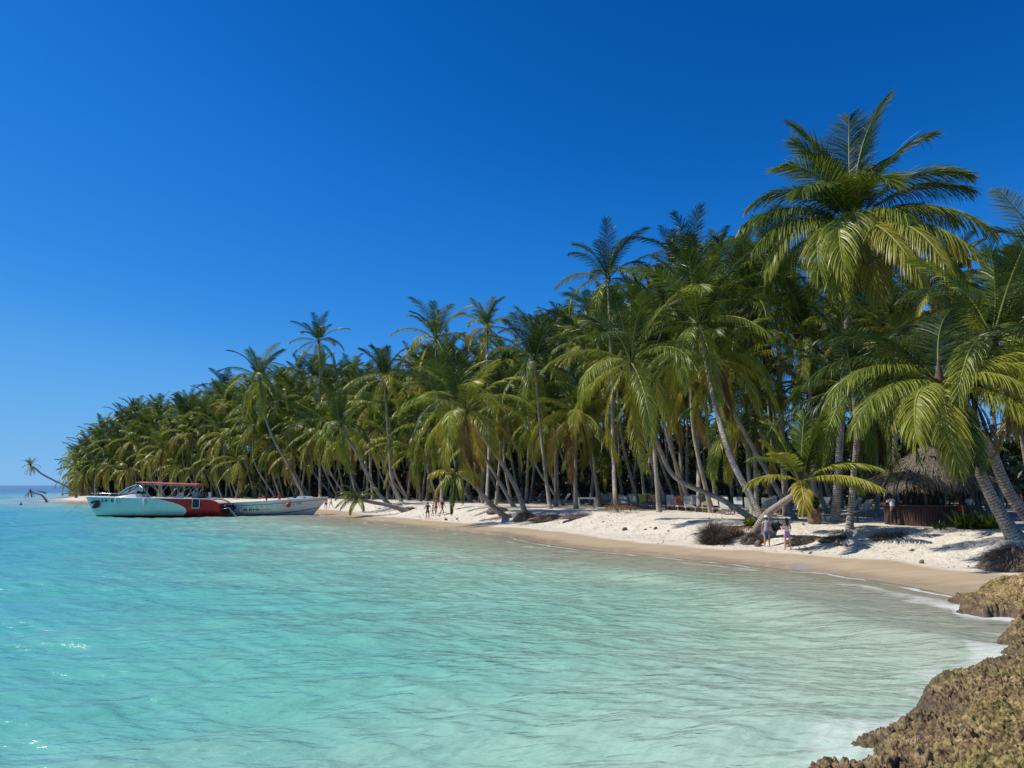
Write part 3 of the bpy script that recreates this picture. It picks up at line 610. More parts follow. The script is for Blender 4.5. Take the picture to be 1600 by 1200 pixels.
# ------------------------------------------------------------------ the rest of the grove
SKY_Y = [(60, 755), (95, 738), (120, 704), (150, 672), (180, 652), (220, 630), (270, 628), (310, 622), (345, 598), (400, 586), (450, 576), (500, 568), (540, 566), (600, 566), (640, 566), (680, 530),
         (720, 538), (760, 532), (800, 520), (830, 500), (870, 476), (900, 432), (950, 412), (1000, 412), (1050, 380), (1100, 376), (1150, 385), (1200, 380), (1300, 410), (1400, 425), (1480, 395), (1540, 375), (1600, 365), (1700, 350)]
sky_y = lambda px: float(np.interp(px, [a for a, _ in SKY_Y], [b_ for _, b_ in SKY_Y]))
FRONT = [(122, 186), (138, 179), (190, 168), (250, 157), (370, 140), (480, 127), (600, 111), (700, 96), (800, 85), (900, 78), (1000, 68), (1100, 59), (1200, 54), (1300, 53), (1400, 54), (1500, 52), (1700, 50)]
fp = np.array([(( px-800)/FPX*Y_*1.0, Y_) for px, Y_ in FRONT]); fl_ = np.concatenate([[0], np.cumsum(np.linalg.norm(np.diff(fp, axis=0), axis=1))])
def front(s_): return np.interp(s_, fl_, [p_[0] for p_ in FRONT]), np.interp(s_, fl_, [p_[1] for p_ in FRONT])
rs = random.Random(21); rows = [(0, 40), (5, 48), (12, 52), (20, 52), (31, 42), (44, 34)]
for ri, (d, cnt) in enumerate(rows):
    for i in range(cnt):
        s_ = (i+.5+rs.uniform(-.42, .42))/cnt*fl_[-1]; px, Yf = front(s_)
        Y_ = Yf+d*(1.15 if px < 500 else 1)+rs.uniform(-2.5, 2.5); base_y = 758+2.2/Y_*FPX
        sy = sky_y(px)
        if ri == 0: ty = sy+(base_y-sy)*rs.uniform(.20, .62)
        elif ri == 1: ty = sy+(base_y-sy)*rs.uniform(.10, .46)
        elif ri == 2: ty = sy+(base_y-sy)*rs.uniform(.05, .34)
        else: ty = sy+(base_y-sy)*rs.uniform(-.02, .26)
        if px > 1330 and ri < 2 and px < 1560: ty = min(ty, 560)                       # the hut stands clear in front of the grove
        if ri < 1 and 1180 < px: Y_ += 5
        frond_up = 26*120/Y_ if px < 800 else 3.6*FPX/Y_
        ty = max(ty, sy-6)+frond_up*.82; ty = min(ty, base_y-5.0*FPX/Y_)
        top = at(px, ty, Y_); x0 = top.x; z0 = H(x0, Y_) if d < 3 else 1.3
        hgt = top.z-z0
        lean = hgt*(rs.uniform(.05, .42) if ri < 2 and rs.random() < .7 else rs.uniform(-.08, .14))
        dirx, diry = (-.75, -.45) if px > 500 else (-.85, -.2)
        bx, by = x0-dirx*lean, Y_-diry*lean
        bz = H(bx, by); bow = rs.uniform(.0, .5)*lean+rs.uniform(-.3, .3)
        mid = Vector((bx+(x0-bx)*.62+dirx*bow, by+(Y_-by)*.62+diry*bow, bz+(top.z-bz)*.45)); m2 = Vector((bx+(x0-bx)*.9+dirx*bow*.5, by+(Y_-by)*.9, bz+(top.z-bz)*.78))
        far_ = Y_ > 95
        cr = (FARC if far_ else CROWNS)[rs.randrange(8 if far_ else 7)]
        edge = ri < 2
        zones = [(185, 'at the far left tip of the grove'), (262, 'beyond the bow of the red and pale boat'), (345, 'beyond the red awning of the boat'), (425, 'behind the stern of the grey launch'), (515, 'behind the bow of the grey launch'),
                 (600, 'behind the fallen palm'), (700, 'behind the walkers on the beach'), (790, 'behind the bent short palm'), (880, 'behind the leaning pair and root mounds'), (960, 'around the golden palm and white table'), (1060, 'behind the left half of the lounger row'),
                 (1160, 'behind the right half of the lounger row'), (1270, 'behind the young leaning palm'), (1380, 'under the tallest crown'), (1500, 'behind the thatched bar'), (9999, 'at the right edge of the photo')]
        zn = next(z_ for lim, z_ in zones if px < lim)
        hi_ = (ty-frond_up*.82-sy) < .22*(base_y-sy); ln_w = 'leaning' if abs(lean) > .16*hgt else 'upright'
        lb = ('tall ' if hi_ else 'lower ')+ln_w+' palm '+('on the beach side, ' if edge else 'in the deep rows, ')+zn
        gp = 'palms '+zn
        palm([Vector((bx, by, bz)), mid, m2, top], lb, cr, group=gp, scale=rs.uniform(.86, 1.12)*(1.0 if Y_ < 120 else 1.05), r0=rs.uniform(.15, .22), r1=.11, sides=8, res=5, flare=1.6)

# far rows that read as one dark mass
def mass(name, seed, n, dmin, dmax, label):
    r = np.random.default_rng(seed); V = []; Q = []; TI = []; k0 = 0
    data = []
    for me in LOWC:
        co = np.empty(len(me.vertices)*3, np.float32); me.vertices.foreach_get('co', co); co = co.reshape(-1, 3)
        fi = np.empty(len(me.loops), np.int32); me.loops.foreach_get('vertex_index', fi); ti = np.empty(len(me.vertices), np.float32); me.attributes['tint'].data.foreach_get('value', ti)
        data.append((co, fi.reshape(-1, 4), ti))
    for i in range(n):
        s_ = (i+r.random())/n*fl_[-1]; px, Yf = front(s_); Y_ = Yf+r.uniform(dmin, dmax)*(1.2 if px < 500 else 1)
        sy = sky_y(px); ty = sy+3.6*FPX/Y_+(758-sy)*r.uniform(.08, .92)+(26 if px < 600 else 10); top = at(px, ty, Y_)
        co, fi, ti = data[r.integers(3)]; a = r.random()*6.28; c_, s2 = math.cos(a), math.sin(a)
        v = co*r.uniform(.9, 1.15); v = np.stack([v[:, 0]*c_-v[:, 1]*s2+top.x, v[:, 0]*s2+v[:, 1]*c_+Y_, v[:, 2]+top.z], 1)
        V.append(v); Q.append(fi+k0); TI.append(ti+r.normal(0, .08)); k0 += len(v)
        # its stem
        th = np.linspace(0, 6.283, 6, endpoint=False); st = np.stack([np.concatenate([top.x+.14*np.cos(th)]*2), np.concatenate([Y_+.14*np.sin(th)]*2), np.concatenate([np.full(6, .8), np.full(6, top.z)])], 1)
        V.append(st); Q.append(np.array([(q, (q+1) % 6, 6+(q+1) % 6, 6+q) for q in range(6)])+k0); TI.append(np.full(12, 1.0)); k0 += 12
    o = np_mesh(name, np.concatenate(V), np.concatenate(Q), LEAF, attrs={'tint': np.concatenate(TI)}); tag(o, label, kind='stuff'); return o
mass('palm_wood', 5, 400, 50, 104, 'farthest rows of palms closing the grove')
# shrubs, fallen fronds and saplings that close the view between the trunks
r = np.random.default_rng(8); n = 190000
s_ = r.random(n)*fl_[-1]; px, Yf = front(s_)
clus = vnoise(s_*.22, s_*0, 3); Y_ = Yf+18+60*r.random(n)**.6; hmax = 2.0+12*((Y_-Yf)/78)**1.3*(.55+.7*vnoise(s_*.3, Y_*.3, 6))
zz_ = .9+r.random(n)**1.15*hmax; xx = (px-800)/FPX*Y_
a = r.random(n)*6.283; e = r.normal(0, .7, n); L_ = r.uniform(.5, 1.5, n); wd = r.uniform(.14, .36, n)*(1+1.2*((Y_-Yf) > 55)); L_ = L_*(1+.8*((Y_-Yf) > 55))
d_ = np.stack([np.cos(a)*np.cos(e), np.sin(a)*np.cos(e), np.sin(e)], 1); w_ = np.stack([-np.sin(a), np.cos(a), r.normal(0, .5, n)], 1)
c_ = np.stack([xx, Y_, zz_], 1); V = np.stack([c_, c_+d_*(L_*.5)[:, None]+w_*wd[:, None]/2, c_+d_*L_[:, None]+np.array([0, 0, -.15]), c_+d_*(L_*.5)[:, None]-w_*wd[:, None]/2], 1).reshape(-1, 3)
SHADED_SHRUB = leaf_mat('shrub leaves darkened for shade', [(0, (.010, .018, .007)), (.3, (.022, .036, .010)), (.6, (.07, .08, .02)), (1, (.10, .065, .035))], .08)  # the black shade inside the grove is painted into this leaf colour
u = np_mesh('undergrowth', V, np.arange(n*4).reshape(-1, 4), SHADED_SHRUB, attrs={'tint': np.repeat(np.clip(r.normal(.03, .08, n)+(r.random(n) < .03)*.8, 0, 1), 4)})
tag(u, 'tangle of shrubs and saplings under the palms, leaf colour darkened for shade', kind='stuff')

# ================================================================== boats
def hull_paint(kind):
    m, nt, b = new_mat('hull paint '+kind); tc = N(nt, 'ShaderNodeTexCoord'); sp = N(nt, 'ShaderNodeSeparateXYZ'); nt.links.new(tc.outputs['Object'], sp.inputs[0]); x, z = sp.outputs[0], sp.outputs[2]
    n1 = noise(nt, tc.outputs['Object'], 1.2, 5, .6)
    if kind == 'mint':
        white = mixc(nt, n1, (.70, .69, .62), (.80, .79, .72)); red = mixc(nt, n1, (.50, .010, .012), (.66, .018, .020))
        ex = math_(nt, 'POWER', math_(nt, 'MAXIMUM', math_(nt, 'DIVIDE', math_(nt, 'SUBTRACT', x, 8.6), 4.0), 0), 2)
        ez = math_(nt, 'POWER', math_(nt, 'ABSOLUTE', math_(nt, 'DIVIDE', math_(nt, 'SUBTRACT', z, .78), math_(nt, 'SUBTRACT', 1.62, math_(nt, 'MULTIPLY', math_(nt, 'MAXIMUM', math_(nt, 'SUBTRACT', x, 6.5), 0), .105)))), 2.2)
        e = math_(nt, 'ADD', ex, ez); c = mixc(nt, math_(nt, 'GREATER_THAN', e, .94), white, (.80, .84, .82)); c = mixc(nt, math_(nt, 'GREATER_THAN', e, 1.03), c, red)
        c = mixc(nt, math_(nt, 'MULTIPLY', math_(nt, 'LESS_THAN', x, 6.0), 1.0), c, white)
        c = mixc(nt, math_(nt, 'LESS_THAN', z, .2), c, (.012, .012, .015))
    else:
        c = mixc(nt, n1, (.66, .65, .60), (.76, .75, .70))
        # a dark line under the gunwale and a second one that climbs to the bow
        l1 = math_(nt, 'ABSOLUTE', math_(nt, 'SUBTRACT', z, math_(nt, 'ADD', 1.22, math_(nt, 'MULTIPLY', math_(nt, 'POWER', math_(nt, 'DIVIDE', x, 12.4), 1.6), .80))))
        c = mixc(nt, math_(nt, 'LESS_THAN', l1, .035), c, (.03, .035, .04))
        l2 = math_(nt, 'ABSOLUTE', math_(nt, 'SUBTRACT', z, math_(nt, 'ADD', .10, math_(nt, 'MULTIPLY', math_(nt, 'POWER', math_(nt, 'DIVIDE', x, 12.0), 2.6), .95))))
        c = mixc(nt, math_(nt, 'LESS_THAN', l2, .04), c, (.03, .035, .04)); c = mixc(nt, math_(nt, 'LESS_THAN', z, .06), c, (.03, .03, .03))
    # faint vertical weather streaks
    st = noise(nt, coords(nt, (3, 1, .25), obj=True), 2.5, 4, .7)
    c = mixc(nt, ramp(nt, st, [(.5, (0, 0, 0)), (.75, (.35, .35, .35))]), c, (.25, .24, .20))
    nt.links.new(c, b.inputs['Base Color']); b.inputs['Roughness'].default_value = .5; b.inputs['Specular IOR Level'].default_value = .25; return m
WHITE = simple('white gelcoat', (.78, .79, .78), .35, .05, bmp=.03); DARK = simple('black rubber', (.018, .018, .02), .55, .3); STEEL = simple('steel tube', (.62, .63, .64), .3, .1, .8, bmp=0)
GLASS = simple('tinted glass', (.035, .05, .055), .08, .1, bmp=0); REDCAN = simple('faded red canvas', (.52, .09, .075), .8, .12); GREY = simple('grey paint', (.30, .32, .33), .5, .15)
REDP = simple('red paint', (.60, .03, .02), .45, .1); INK = simple('dark lettering', (.012, .02, .03), .5, .1, bmp=0); DKRED = simple('dark red emblem', (.33, .01, .02), .5, .15, bmp=0)
def hull(name, L, top, bot, beam, rake, mat, parent, stern_round=0, flip=1, nst=40):
    """bow at x=0 (or x=L when flip=-1); top(t) sheer height; beam(t) half width at deck"""
    V = []; F = []; rowsN = 9
    for i in range(nst+1):
        t = i/nst; tp = top(t); b_ = beam(t); kz = bot(t)
        for k in range(rowsN):
            f = k/(rowsN-1); z = kz+(tp-kz)*f
            wdt = b_*(.10+.62*min(1, f*2.2)**.75+.28*f) if k else 0.0
            xs = t*L+rake*(1-f)**1.1*max(0, 1-t*2.2)-stern_round*(1-f)*t**8*0
            V.append((xs, -wdt, z))
        for k in range(rowsN):
            x_, y_, z_ = V[-rowsN]; f = k/(rowsN-1); z = kz+(tp-kz)*f
            wdt = b_*(.10+.62*min(1, f*2.2)**.75+.28*f) if k else 0.0
            V.append((t*L+rake*(1-f)**1.1*max(0, 1-t*2.2), wdt, z))
    W = rowsN*2
    for i in range(nst):
        for k in range(rowsN-1):
            a = i*W+k; F.append((a, a+W, a+W+1, a+1)); a += rowsN; F.append((a, a+1, a+W+1, a+W))
    for k in range(rowsN-1): a = nst*W+k; F.append((a, a+rowsN, a+rowsN+1, a+1))
    if flip == -1: V = [(L-x, y, z) for x, y, z in V]; F = [f[::-1] for f in F]
    mb = MB(); mb.add(V, F); o = mb.build(name, mat, parent, True); o.data.set_sharp_from_angle(angle=R(40))
    # deck a little below the gunwale, and a rubbing strake round it
    dk = MB(); dv = []; df = []
    for i in range(nst+1):
        t = i/nst; x_ = t*L if flip == 1 else L-t*L; b_ = beam(t)*.97; z = top(t)-.16
        dv += [(x_, -b_, z), (x_, b_, z)]
    for i in range(nst): q = (2*i, 2*i+2, 2*i+3, 2*i+1); df.append(q if flip == 1 else q[::-1])
    dk.add(dv, df); dk.build('deck', WHITE, parent)
    gm = MB()
    for sd_ in (-1, 1): gm.tube([((i/nst*L if flip == 1 else L-i/nst*L), sd_*beam(i/nst)*1.005, top(i/nst)) for i in range(nst+1)], .045, 6)
    gm.build('gunwale', WHITE, parent, True); return o
def outboard(parent, x, y, z, tilt, sgn):
    """motor > cowling mesh with leg and propeller as sub-parts"""
    Rm = Matrix.Rotation(sgn*tilt, 3, 'Y'); P0 = Vector((x, y, z)); mb = MB()
    mb.box(P0+Rm @ Vector((sgn*.35, 0, .45)), (.75, .42, .55), Rm, bev=.12); mb.box(P0+Rm @ Vector((sgn*.30, 0, .12)), (.5, .30, .2), Rm, bev=.05)
    m = mb.build('outboard_motor', DARK, parent)
    l_ = MB(); l_.box(P0+Rm @ Vector((sgn*.32, 0, -.45)), (.28, .12, 1.0), Rm, bev=.04); l_.box(P0+Rm @ Vector((sgn*.42, 0, -.70)), (.60, .20, .03), Rm); l_.ball(P0+Rm @ Vector((sgn*.40, 0, -.98)), .12, sc3=(2.2, 1, 1), rot=Rm)
    l_.build('motor_leg', DARK, m, True)
    p_ = MB()
    for k in range(3): a = k*2.094; p_.box(P0+Rm @ Vector((sgn*.70, .13*math.cos(a), -.98+.13*math.sin(a))), (.05, .12+.1*abs(math.cos(a)), .12+.1*abs(math.sin(a))), Rm @ Matrix.Rotation(.5, 3, 'X'), bev=.02)
    p_.build('propeller', STEEL, m)
# ---- the white and red launch
YB = 88.0; bx0 = at(121, 790, YB).x
L1 = 16.6; boat = empty('motor_boat', (bx0, YB+1.6, -.12)); tag(boat, 'long pale mint and dark red motor boat with a red awning moored off the beach', 'boat')
top1 = lambda t: 2.36-.26*t-.30*max(0, (t-.90)/.10)**2.4*1.6; beam1 = lambda t: 1.75*min(1, (t/.42)**.62 if t > 0 else 0)+.02; bot1 = lambda t: -.35
MINT = hull_paint('mint'); hull('hull', L1, top1, bot1, beam1, 1.75, MINT, boat)
HY = lambda x: -beam1(x/L1)
cab = MB()                                              # raised foredeck and cuddy cabin
prof = [(3.2, .10), (4.2, .22), (5.0, .38), (5.7, .55), (6.9, .56), (7.2, .18), (8.4, .10), (8.5, .05)]
vs = []; 
for x_, h_ in prof:
    hb_ = beam1(x_/L1)*.60; z0_ = top1(x_/L1)-.14
    vs += [(x_, -hb_, z0_), (x_+.05, -hb_*.78, z0_+h_), (x_+.05, hb_*.78, z0_+h_), (x_, hb_, z0_)]
fs = [(i*4+k, i*4+k+1, (i+1)*4+k+1, (i+1)*4+k) for i in range(len(prof)-1) for k in range(3)]+[(0, 3, 2, 1), tuple(len(prof)*4-4+k for k in range(4))]
cab.add(vs, fs); cab.build('cabin', WHITE, boat)
wsd = MB(); zt = top1(.36)
for sd_ in (-1, 1):
    wsd.add([(4.35, sd_*1.02, zt+.42), (5.45, sd_*.90, zt+1.18), (5.75, sd_*.90, zt+1.20), (5.5, sd_*1.08, zt+.62)], [(0, 1, 2, 3), (3, 2, 1, 0)])
wsd.add([(5.75, -.9, zt+.95), (5.75, .9, zt+.95), (6.4, .8, zt+1.55), (6.4, -.8, zt+1.55)], [(0, 1, 2, 3)]); wsd.add([(5.8, -1.0, zt+.9), (6.4, -.82, zt+1.52), (7.1, -.82, zt+1.52), (7.25, -1.05, zt+.7)], [(0, 1, 2, 3)])
ws = wsd.build('windscreen', simple('pale windscreen', (.28, .36, .36), .08, .1, bmp=0), boat)
fr_ = MB(); fr_.tube([(5.8, -1.0, zt+.9), (6.4, -.84, zt+1.56), (7.1, -.84, zt+1.56), (7.25, -1.07, zt+.7)], .03); fr_.tube([(6.4, -.84, zt+1.56), (6.4, .84, zt+1.56)], .03); fr_.tube([(4.3, -1.04, zt+.4), (5.45, -.92, zt+1.2), (6.4, -.84, zt+1.56)], .035)
fr_.build('windscreen_frame', WHITE, ws)
za = 4.02; aw = MB(); n_ = 14; vv = []; xa0, xa1 = 6.5, 13.6
for i in range(n_+1):
    x_ = xa0+(xa1-xa0)*i/n_
    for k in range(7): f = -1+k/3; vv.append((x_, f*1.45, za-.035*(x_-xa0)+.12*(1-f*f)+.02*math.sin(i*2.1)))
top_f = [(i*7+k, (i+1)*7+k, (i+1)*7+k+1, i*7+k+1) for i in range(n_) for k in range(6)]
lo_ = [(x_, y_, z_-.10) for x_, y_, z_ in vv]; nv_ = len(vv)
side = [(i*7, i*7+nv_, (i+1)*7+nv_, (i+1)*7) for i in range(n_)]+[(i*7+6, (i+1)*7+6, (i+1)*7+6+nv_, i*7+6+nv_) for i in range(n_)]+[(k, k+1, k+1+nv_, k+nv_) for k in range(6)]+[(n_*7+k, n_*7+k+nv_, n_*7+k+1+nv_, n_*7+k+1) for k in range(6)]
aw.add(vv+lo_, top_f+[tuple(x_+nv_ for x_ in f[::-1]) for f in top_f]+side); aw.build('awning', REDCAN, boat)
fm_ = MB()
for sd_ in (-1.4, 1.4):
    fm_.tube([(xa0+.1, sd_, za-.18), (xa1-.3, sd_, za-.40)], .025)
    for xb, xt in ((8.8, 6.9), (7.8, 8.1), (11.0, 13.0), (12.5, 13.3), (9.0, 10.3)): fm_.tube([(xb, sd_*1.1, top1(.6)-.1), (xt, sd_, za-.2-.035*(xt-xa0))], .028)
fm_.build('awning_frame', STEEL, boat, True)
rl = MB()
for sd_ in (-1, 1):
    pts = [(x_, sd_*beam1(x_/L1)*.94, top1(x_/L1)+.42) for x_ in (1.0, 2.2, 3.4, 4.6)]; rl.tube(pts, .018)
    for p_ in pts: rl.tube([(p_[0], p_[1], p_[2]-.5), p_], .016)
rl.build('bow_rail', STEEL, boat, True)
for k, x_ in enumerate((4.35, 7.9)):
    f_ = MB(); yy = HY(x_)-.16; zt_ = top1(x_/L1); f_.tube([(x_, yy, zt_-.02), (x_, yy, zt_-.12), (x_, yy, zt_-.2), (x_, yy, zt_-.75), (x_, yy-.0, zt_-.85)], [.03, .06, .11, .11, .03], 10); f_.tube([(x_, yy+.2, zt_+.05), (x_, yy, zt_-.02)], .012)
    f_.build('fender', WHITE, boat, True)
# steps hung on the side, steering console, seats
st_ = MB(); x_ = 13.9; yy = HY(x_)-.07
st_.box((x_-.42, yy, 1.62), (.06, .06, 1.1)); st_.box((x_+.42, yy, 1.62), (.06, .06, 1.1)); st_.box((x_, yy, 1.08), (.9, .06, .07)); s_o = st_.build('boarding_frame', WHITE, boat); sb = MB(); sb.box((x_, yy-.01, 1.55), (.76, .03, .86)); sb.build('dark_panel', DARK, s_o)
co_ = MB(); co_.box((13.3, -.5, 2.45), (.7, .8, 1.0), bev=.08); co_.box((13.2, -.5, 3.0), (.15, .7, .35), Matrix.Rotation(-.4, 3, 'Y'), bev=.03); co_.build('console', GREY, boat)
for k, (sx, sy) in enumerate(((14.2, -.8), (14.2, .5), (11.6, -.9), (10.4, .8))):
    s2_ = MB(); s2_.box((sx, sy, 2.15), (.55, .6, .5), bev=.06); s2_.box((sx+.3, sy, 2.55), (.12, .6, .6), bev=.04); s2_.build('seat', DARK if k == 0 else WHITE, boat)
for yy in (-.9, 0, .9): outboard(boat, L1, yy, 1.05, R(48), 1)
ld = MB(); ld.tube([(L1-.02, -1.5, .9), (L1+1.0, -1.5, 1.1), (L1+1.9, -1.5, .05)], .03); ld.tube([(L1-.02, -1.15, .9), (L1+1.0, -1.15, 1.1), (L1+1.9, -1.15, .05)], .03); ld.tube([(L1+1.4, -1.5, .64), (L1+1.4, -1.15, .64)], .02); ld.build('swim_ladder', STEEL, boat, True)
# writing and emblem, set just proud of the planking
def on_hull(x, z, b_fn, L, kz, tp):
    f = (z-kz)/(tp-kz); return -b_fn*(.10+.62*min(1, f*2.2)**.75+.28*f)-.02
hy = lambda x, z: on_hull(x, z, beam1(x/L1), L1, -.35, top1(x/L1))
for i, ch in enumerate('LA KI'):
    if ch == ' ': continue
    x_ = 2.45+i*.40; y0_, y1_ = hy(x_, 2.0), hy(x_+.3, 2.0)
    text_obj('lettering', ch, .52, INK, boat, (x_, min(y0_, y1_)-.02, 1.76), (R(90), 0, math.atan2(y1_-y0_, .3)), .1, .005, .022)
em = MB(); out_ = [(-.78, .30), (-.55, .42), (-.30, .44), (.05, .52), (.45, .50), (.80, .58), (.72, .40), (.84, .12), (.80, -.25), (.55, -.52), (.15, -.62), (-.35, -.60), (-.55, -.45), (-.25, -.30), (-.28, -.05), (-.45, .05), (-.70, .12)]
def poly_on(pts, cx, cz, s_, dy, name, mat, par):
    m_ = MB(); v = []
    for ex, ez in pts: X_ = cx+ex*s_; Z_ = cz+ez*s_; v.append((X_, min(hy(X_, Z_), hy(X_+.3, Z_))-dy, Z_))
    c_ = (cx+.1*s_, min(hy(cx, cz), hy(cx+.3, cz))-dy, cz); v.append(c_); m_.add(v, [(i, (i+1) % len(pts), len(pts)) for i in range(len(pts))]+[((i+1) % len(pts), i, len(pts)) for i in range(len(pts))]); return m_.build(name, mat, par)
emb = poly_on(out_, 1.55, 1.50, .80, .03, 'emblem', INK, boat)
poly_on([(-.42, .22), (.0, .38), (.55, .36), (.68, .05), (.50, -.38), (.0, -.48), (-.15, -.30), (-.08, .0)], 1.58, 1.50, .80, .045, 'emblem_field', DKRED, emb)
for ex in (-.30, -.02): poly_on([(ex+.07*math.cos(a), .18+.07*math.sin(a)) for a in np.linspace(0, 6.28, 9)[:-1]], 1.58, 1.50, .80, .06, 'emblem_dot', WHITE, emb)
poly_on([(-.62, -.38), (-.3, -.2), (-.32, -.06), (-.36, -.22)], 1.55, 1.50, .80, .04, 'emblem_notch', WHITE, emb)
rope = MB(); rope.tube([(.1, 0, 2.2), (-.5, -.4, 1.5), (-1.1, -.8, .75), (-1.9, -1.3, .0)], .018, 5); rope.build('mooring_rope', simple('rope', (.30, .32, .24), .9), boat)
ch_ = MB(); ch_.tube([(.15, 0, 2.1), (.7, -.1, 1.2), (1.3, -.2, .3), (1.55, -.2, 0)], .022, 5); ch_.build('anchor_line', WHITE, boat)

# ---- the grey launch with its bow on the sand
YG = 91.5; gx0 = at(341, 800, YG).x; L2 = at(508, 790, YG).x-gx0
bt2 = empty('motor_boat', (gx0, YG+1.3, -.16)); tag(bt2, 'grey white launch with a red ball fender, its bow run up on the sand', 'boat')
top2 = lambda t: 2.32-.86*t+.10*t*t; beam2 = lambda t: 1.45*min(1, (t/.5)**.6 if t > 0 else 0)+.02; bot2 = lambda t: -.12
hull('hull', L2, top2, bot2, beam2, 2.0, hull_paint('grey'), bt2, flip=-1)
def hy2(x, z):
    t = 1-x/L2; f = (z+.12)/(top2(t)+.12); return -beam2(t)*(.10+.62*min(1, f*2.2)**.75+.28*f)-.03
def on2(ch, x_, z_, size, **k):
    y0_, y1_ = hy2(x_, z_+size*.5), hy2(x_+size*.7, z_+size*.5); text_obj('lettering', ch, size, INK, bt2, (x_, min(y0_, y1_)-.01, z_), (R(90), 0, math.atan2(y1_-y0_, size*.7)), .1, .005, k.get('bold', .010))
x_ = 3.05
for ch in 'da Estela':
    if ch != ' ': on2(ch, x_, .68+.018*(x_-3), .42, bold=.014)
    x_ += {'l': .14, 't': .17, ' ': .14}.get(ch, .245)
for k in range(5): m_ = MB(); xx_ = 5.15+k*.27; m_.box((xx_, hy2(xx_, .8)-.01, .80+.02*k), (.17, .02, .06)); m_.build('lettering', INK, bt2)
for i, ch in enumerate('127'): on2(ch, 9.35+i*.20, 1.42+.03*i, .26)
lg = MB(); lg.ball((2.62, hy2(2.62, .82)-.0, .84), .24, 14, 8, sc3=(1, .12, .95)); lg_o = lg.build('emblem', INK, bt2, True); lg = MB(); lg.ball((2.65, hy2(2.65, .82)-.03, .82), .19, 14, 8, sc3=(1, .12, 1)); lg.build('emblem_field', WHITE, lg_o, True)
for k in range(13):
    x_ = 2.2+k*.62; z_ = 1.12+.68*(x_/12.4)**1.6-.10; m_ = MB(); m_.box((x_, hy2(x_, z_), z_), (.13 if k % 2 else .08, .03, .07)); m_.build('vent_hole', INK, bt2)
bf = MB(); bf.ball((8.45, hy2(8.45, 1.45)-.22, 1.38), .30, 16, 12); bf_o = bf.build('ball_fender', REDP, bt2, True); bf = MB(); bf.tube([(8.45, hy2(8.45, 1.45)-.22, 1.66), (8.45, -beam2(1-8.45/L2)*.98, 2.0)], .015); bf.build('fender_line', WHITE, bf_o)
cb = MB()
for x0_, x1_, h_ in ((7.9, 8.9, .42), (9.0, 11.3, .46)):
    t_ = 1-(x0_+x1_)/2/L2; zz0 = top2(t_)-.2; cb.add([(x0_, -.7, zz0), (x0_+.3, -.55, zz0+h_), (x1_-.5, -.45, zz0+h_), (x1_, -.5, zz0+.1), (x1_, .5, zz0+.1), (x1_-.5, .45, zz0+h_), (x0_+.3, .55, zz0+h_), (x0_, .7, zz0)],
       [(0, 3, 2, 1), (1, 2, 5, 6), (4, 7, 6, 5), (2, 3, 4, 5), (0, 1, 6, 7)])
ho = cb.build('fore_cabin', WHITE, bt2); m_ = MB(); m_.box((10.1, -.52, top2(.2)+.08), (.42, .05, .14)); m_.build('cabin_window', DARK, ho)
for k in range(4): m_ = MB(); m_.box((2.0+k*1.2, 0, 1.25), (.42, 2.0, .42), bev=.06); m_.build('bench', WHITE, bt2)
gr = MB(); gr.tube([(1.9+i*.35, -beam2(.8)*.86, 1.55+.1*math.sin(i)) for i in range(7)], .02); gr.build('side_rail', STEEL, bt2, True)
outboard(bt2, 0, -.5, .95, R(40), -1); outboard(bt2, 0, .5, .95, R(40), -1)

# ================================================================== people
def skin_mesh(name, pts, edges, rad, mat, parent=None, sub=1, root=0):
    me = bpy.data.meshes.new(name); me.from_pydata([tuple(p_) for p_ in pts], edges, []); o = bpy.data.objects.new(name, me); sc.collection.objects.link(o)
    md = o.modifiers.new('s', 'SKIN'); sv = me.skin_vertices[0].data
    for i, r_ in enumerate(rad): sv[i].radius = r_ if isinstance(r_, tuple) else (r_, r_); sv[i].use_root = (i == root)
    md.use_smooth_shade = True
    if sub: m2 = o.modifiers.new('u', 'SUBSURF'); m2.levels = sub; m2.render_levels = sub
    bpy.context.view_layer.update(); ev = o.evaluated_get(bpy.context.evaluated_depsgraph_get()); new = bpy.data.meshes.new_from_object(ev)
    bpy.data.objects.remove(o); new.materials.clear(); new.materials.append(mat); new.polygons.foreach_set('use_smooth', [True]*len(new.polygons))
    o = bpy.data.objects.new(name, new); sc.collection.objects.link(o)
    if parent: o.parent = parent
    return o
SK = {'light': simple('fair skin', (.60, .36, .26), .55, .08, bmp=.02), 'tan': simple('tanned skin', (.42, .22, .14), .5, .08, bmp=.02), 'dark': simple('brown skin', (.16, .08, .05), .5, .1, bmp=.02)}
HAIR = simple('dark hair', (.018, .012, .010), .5, .3); BLOND = simple('fair hair', (.35, .24, .12), .5, .3)
def cloth(n_, col): return simple('cloth '+n_, col, .85, .12, scale=4, bmp=.2)
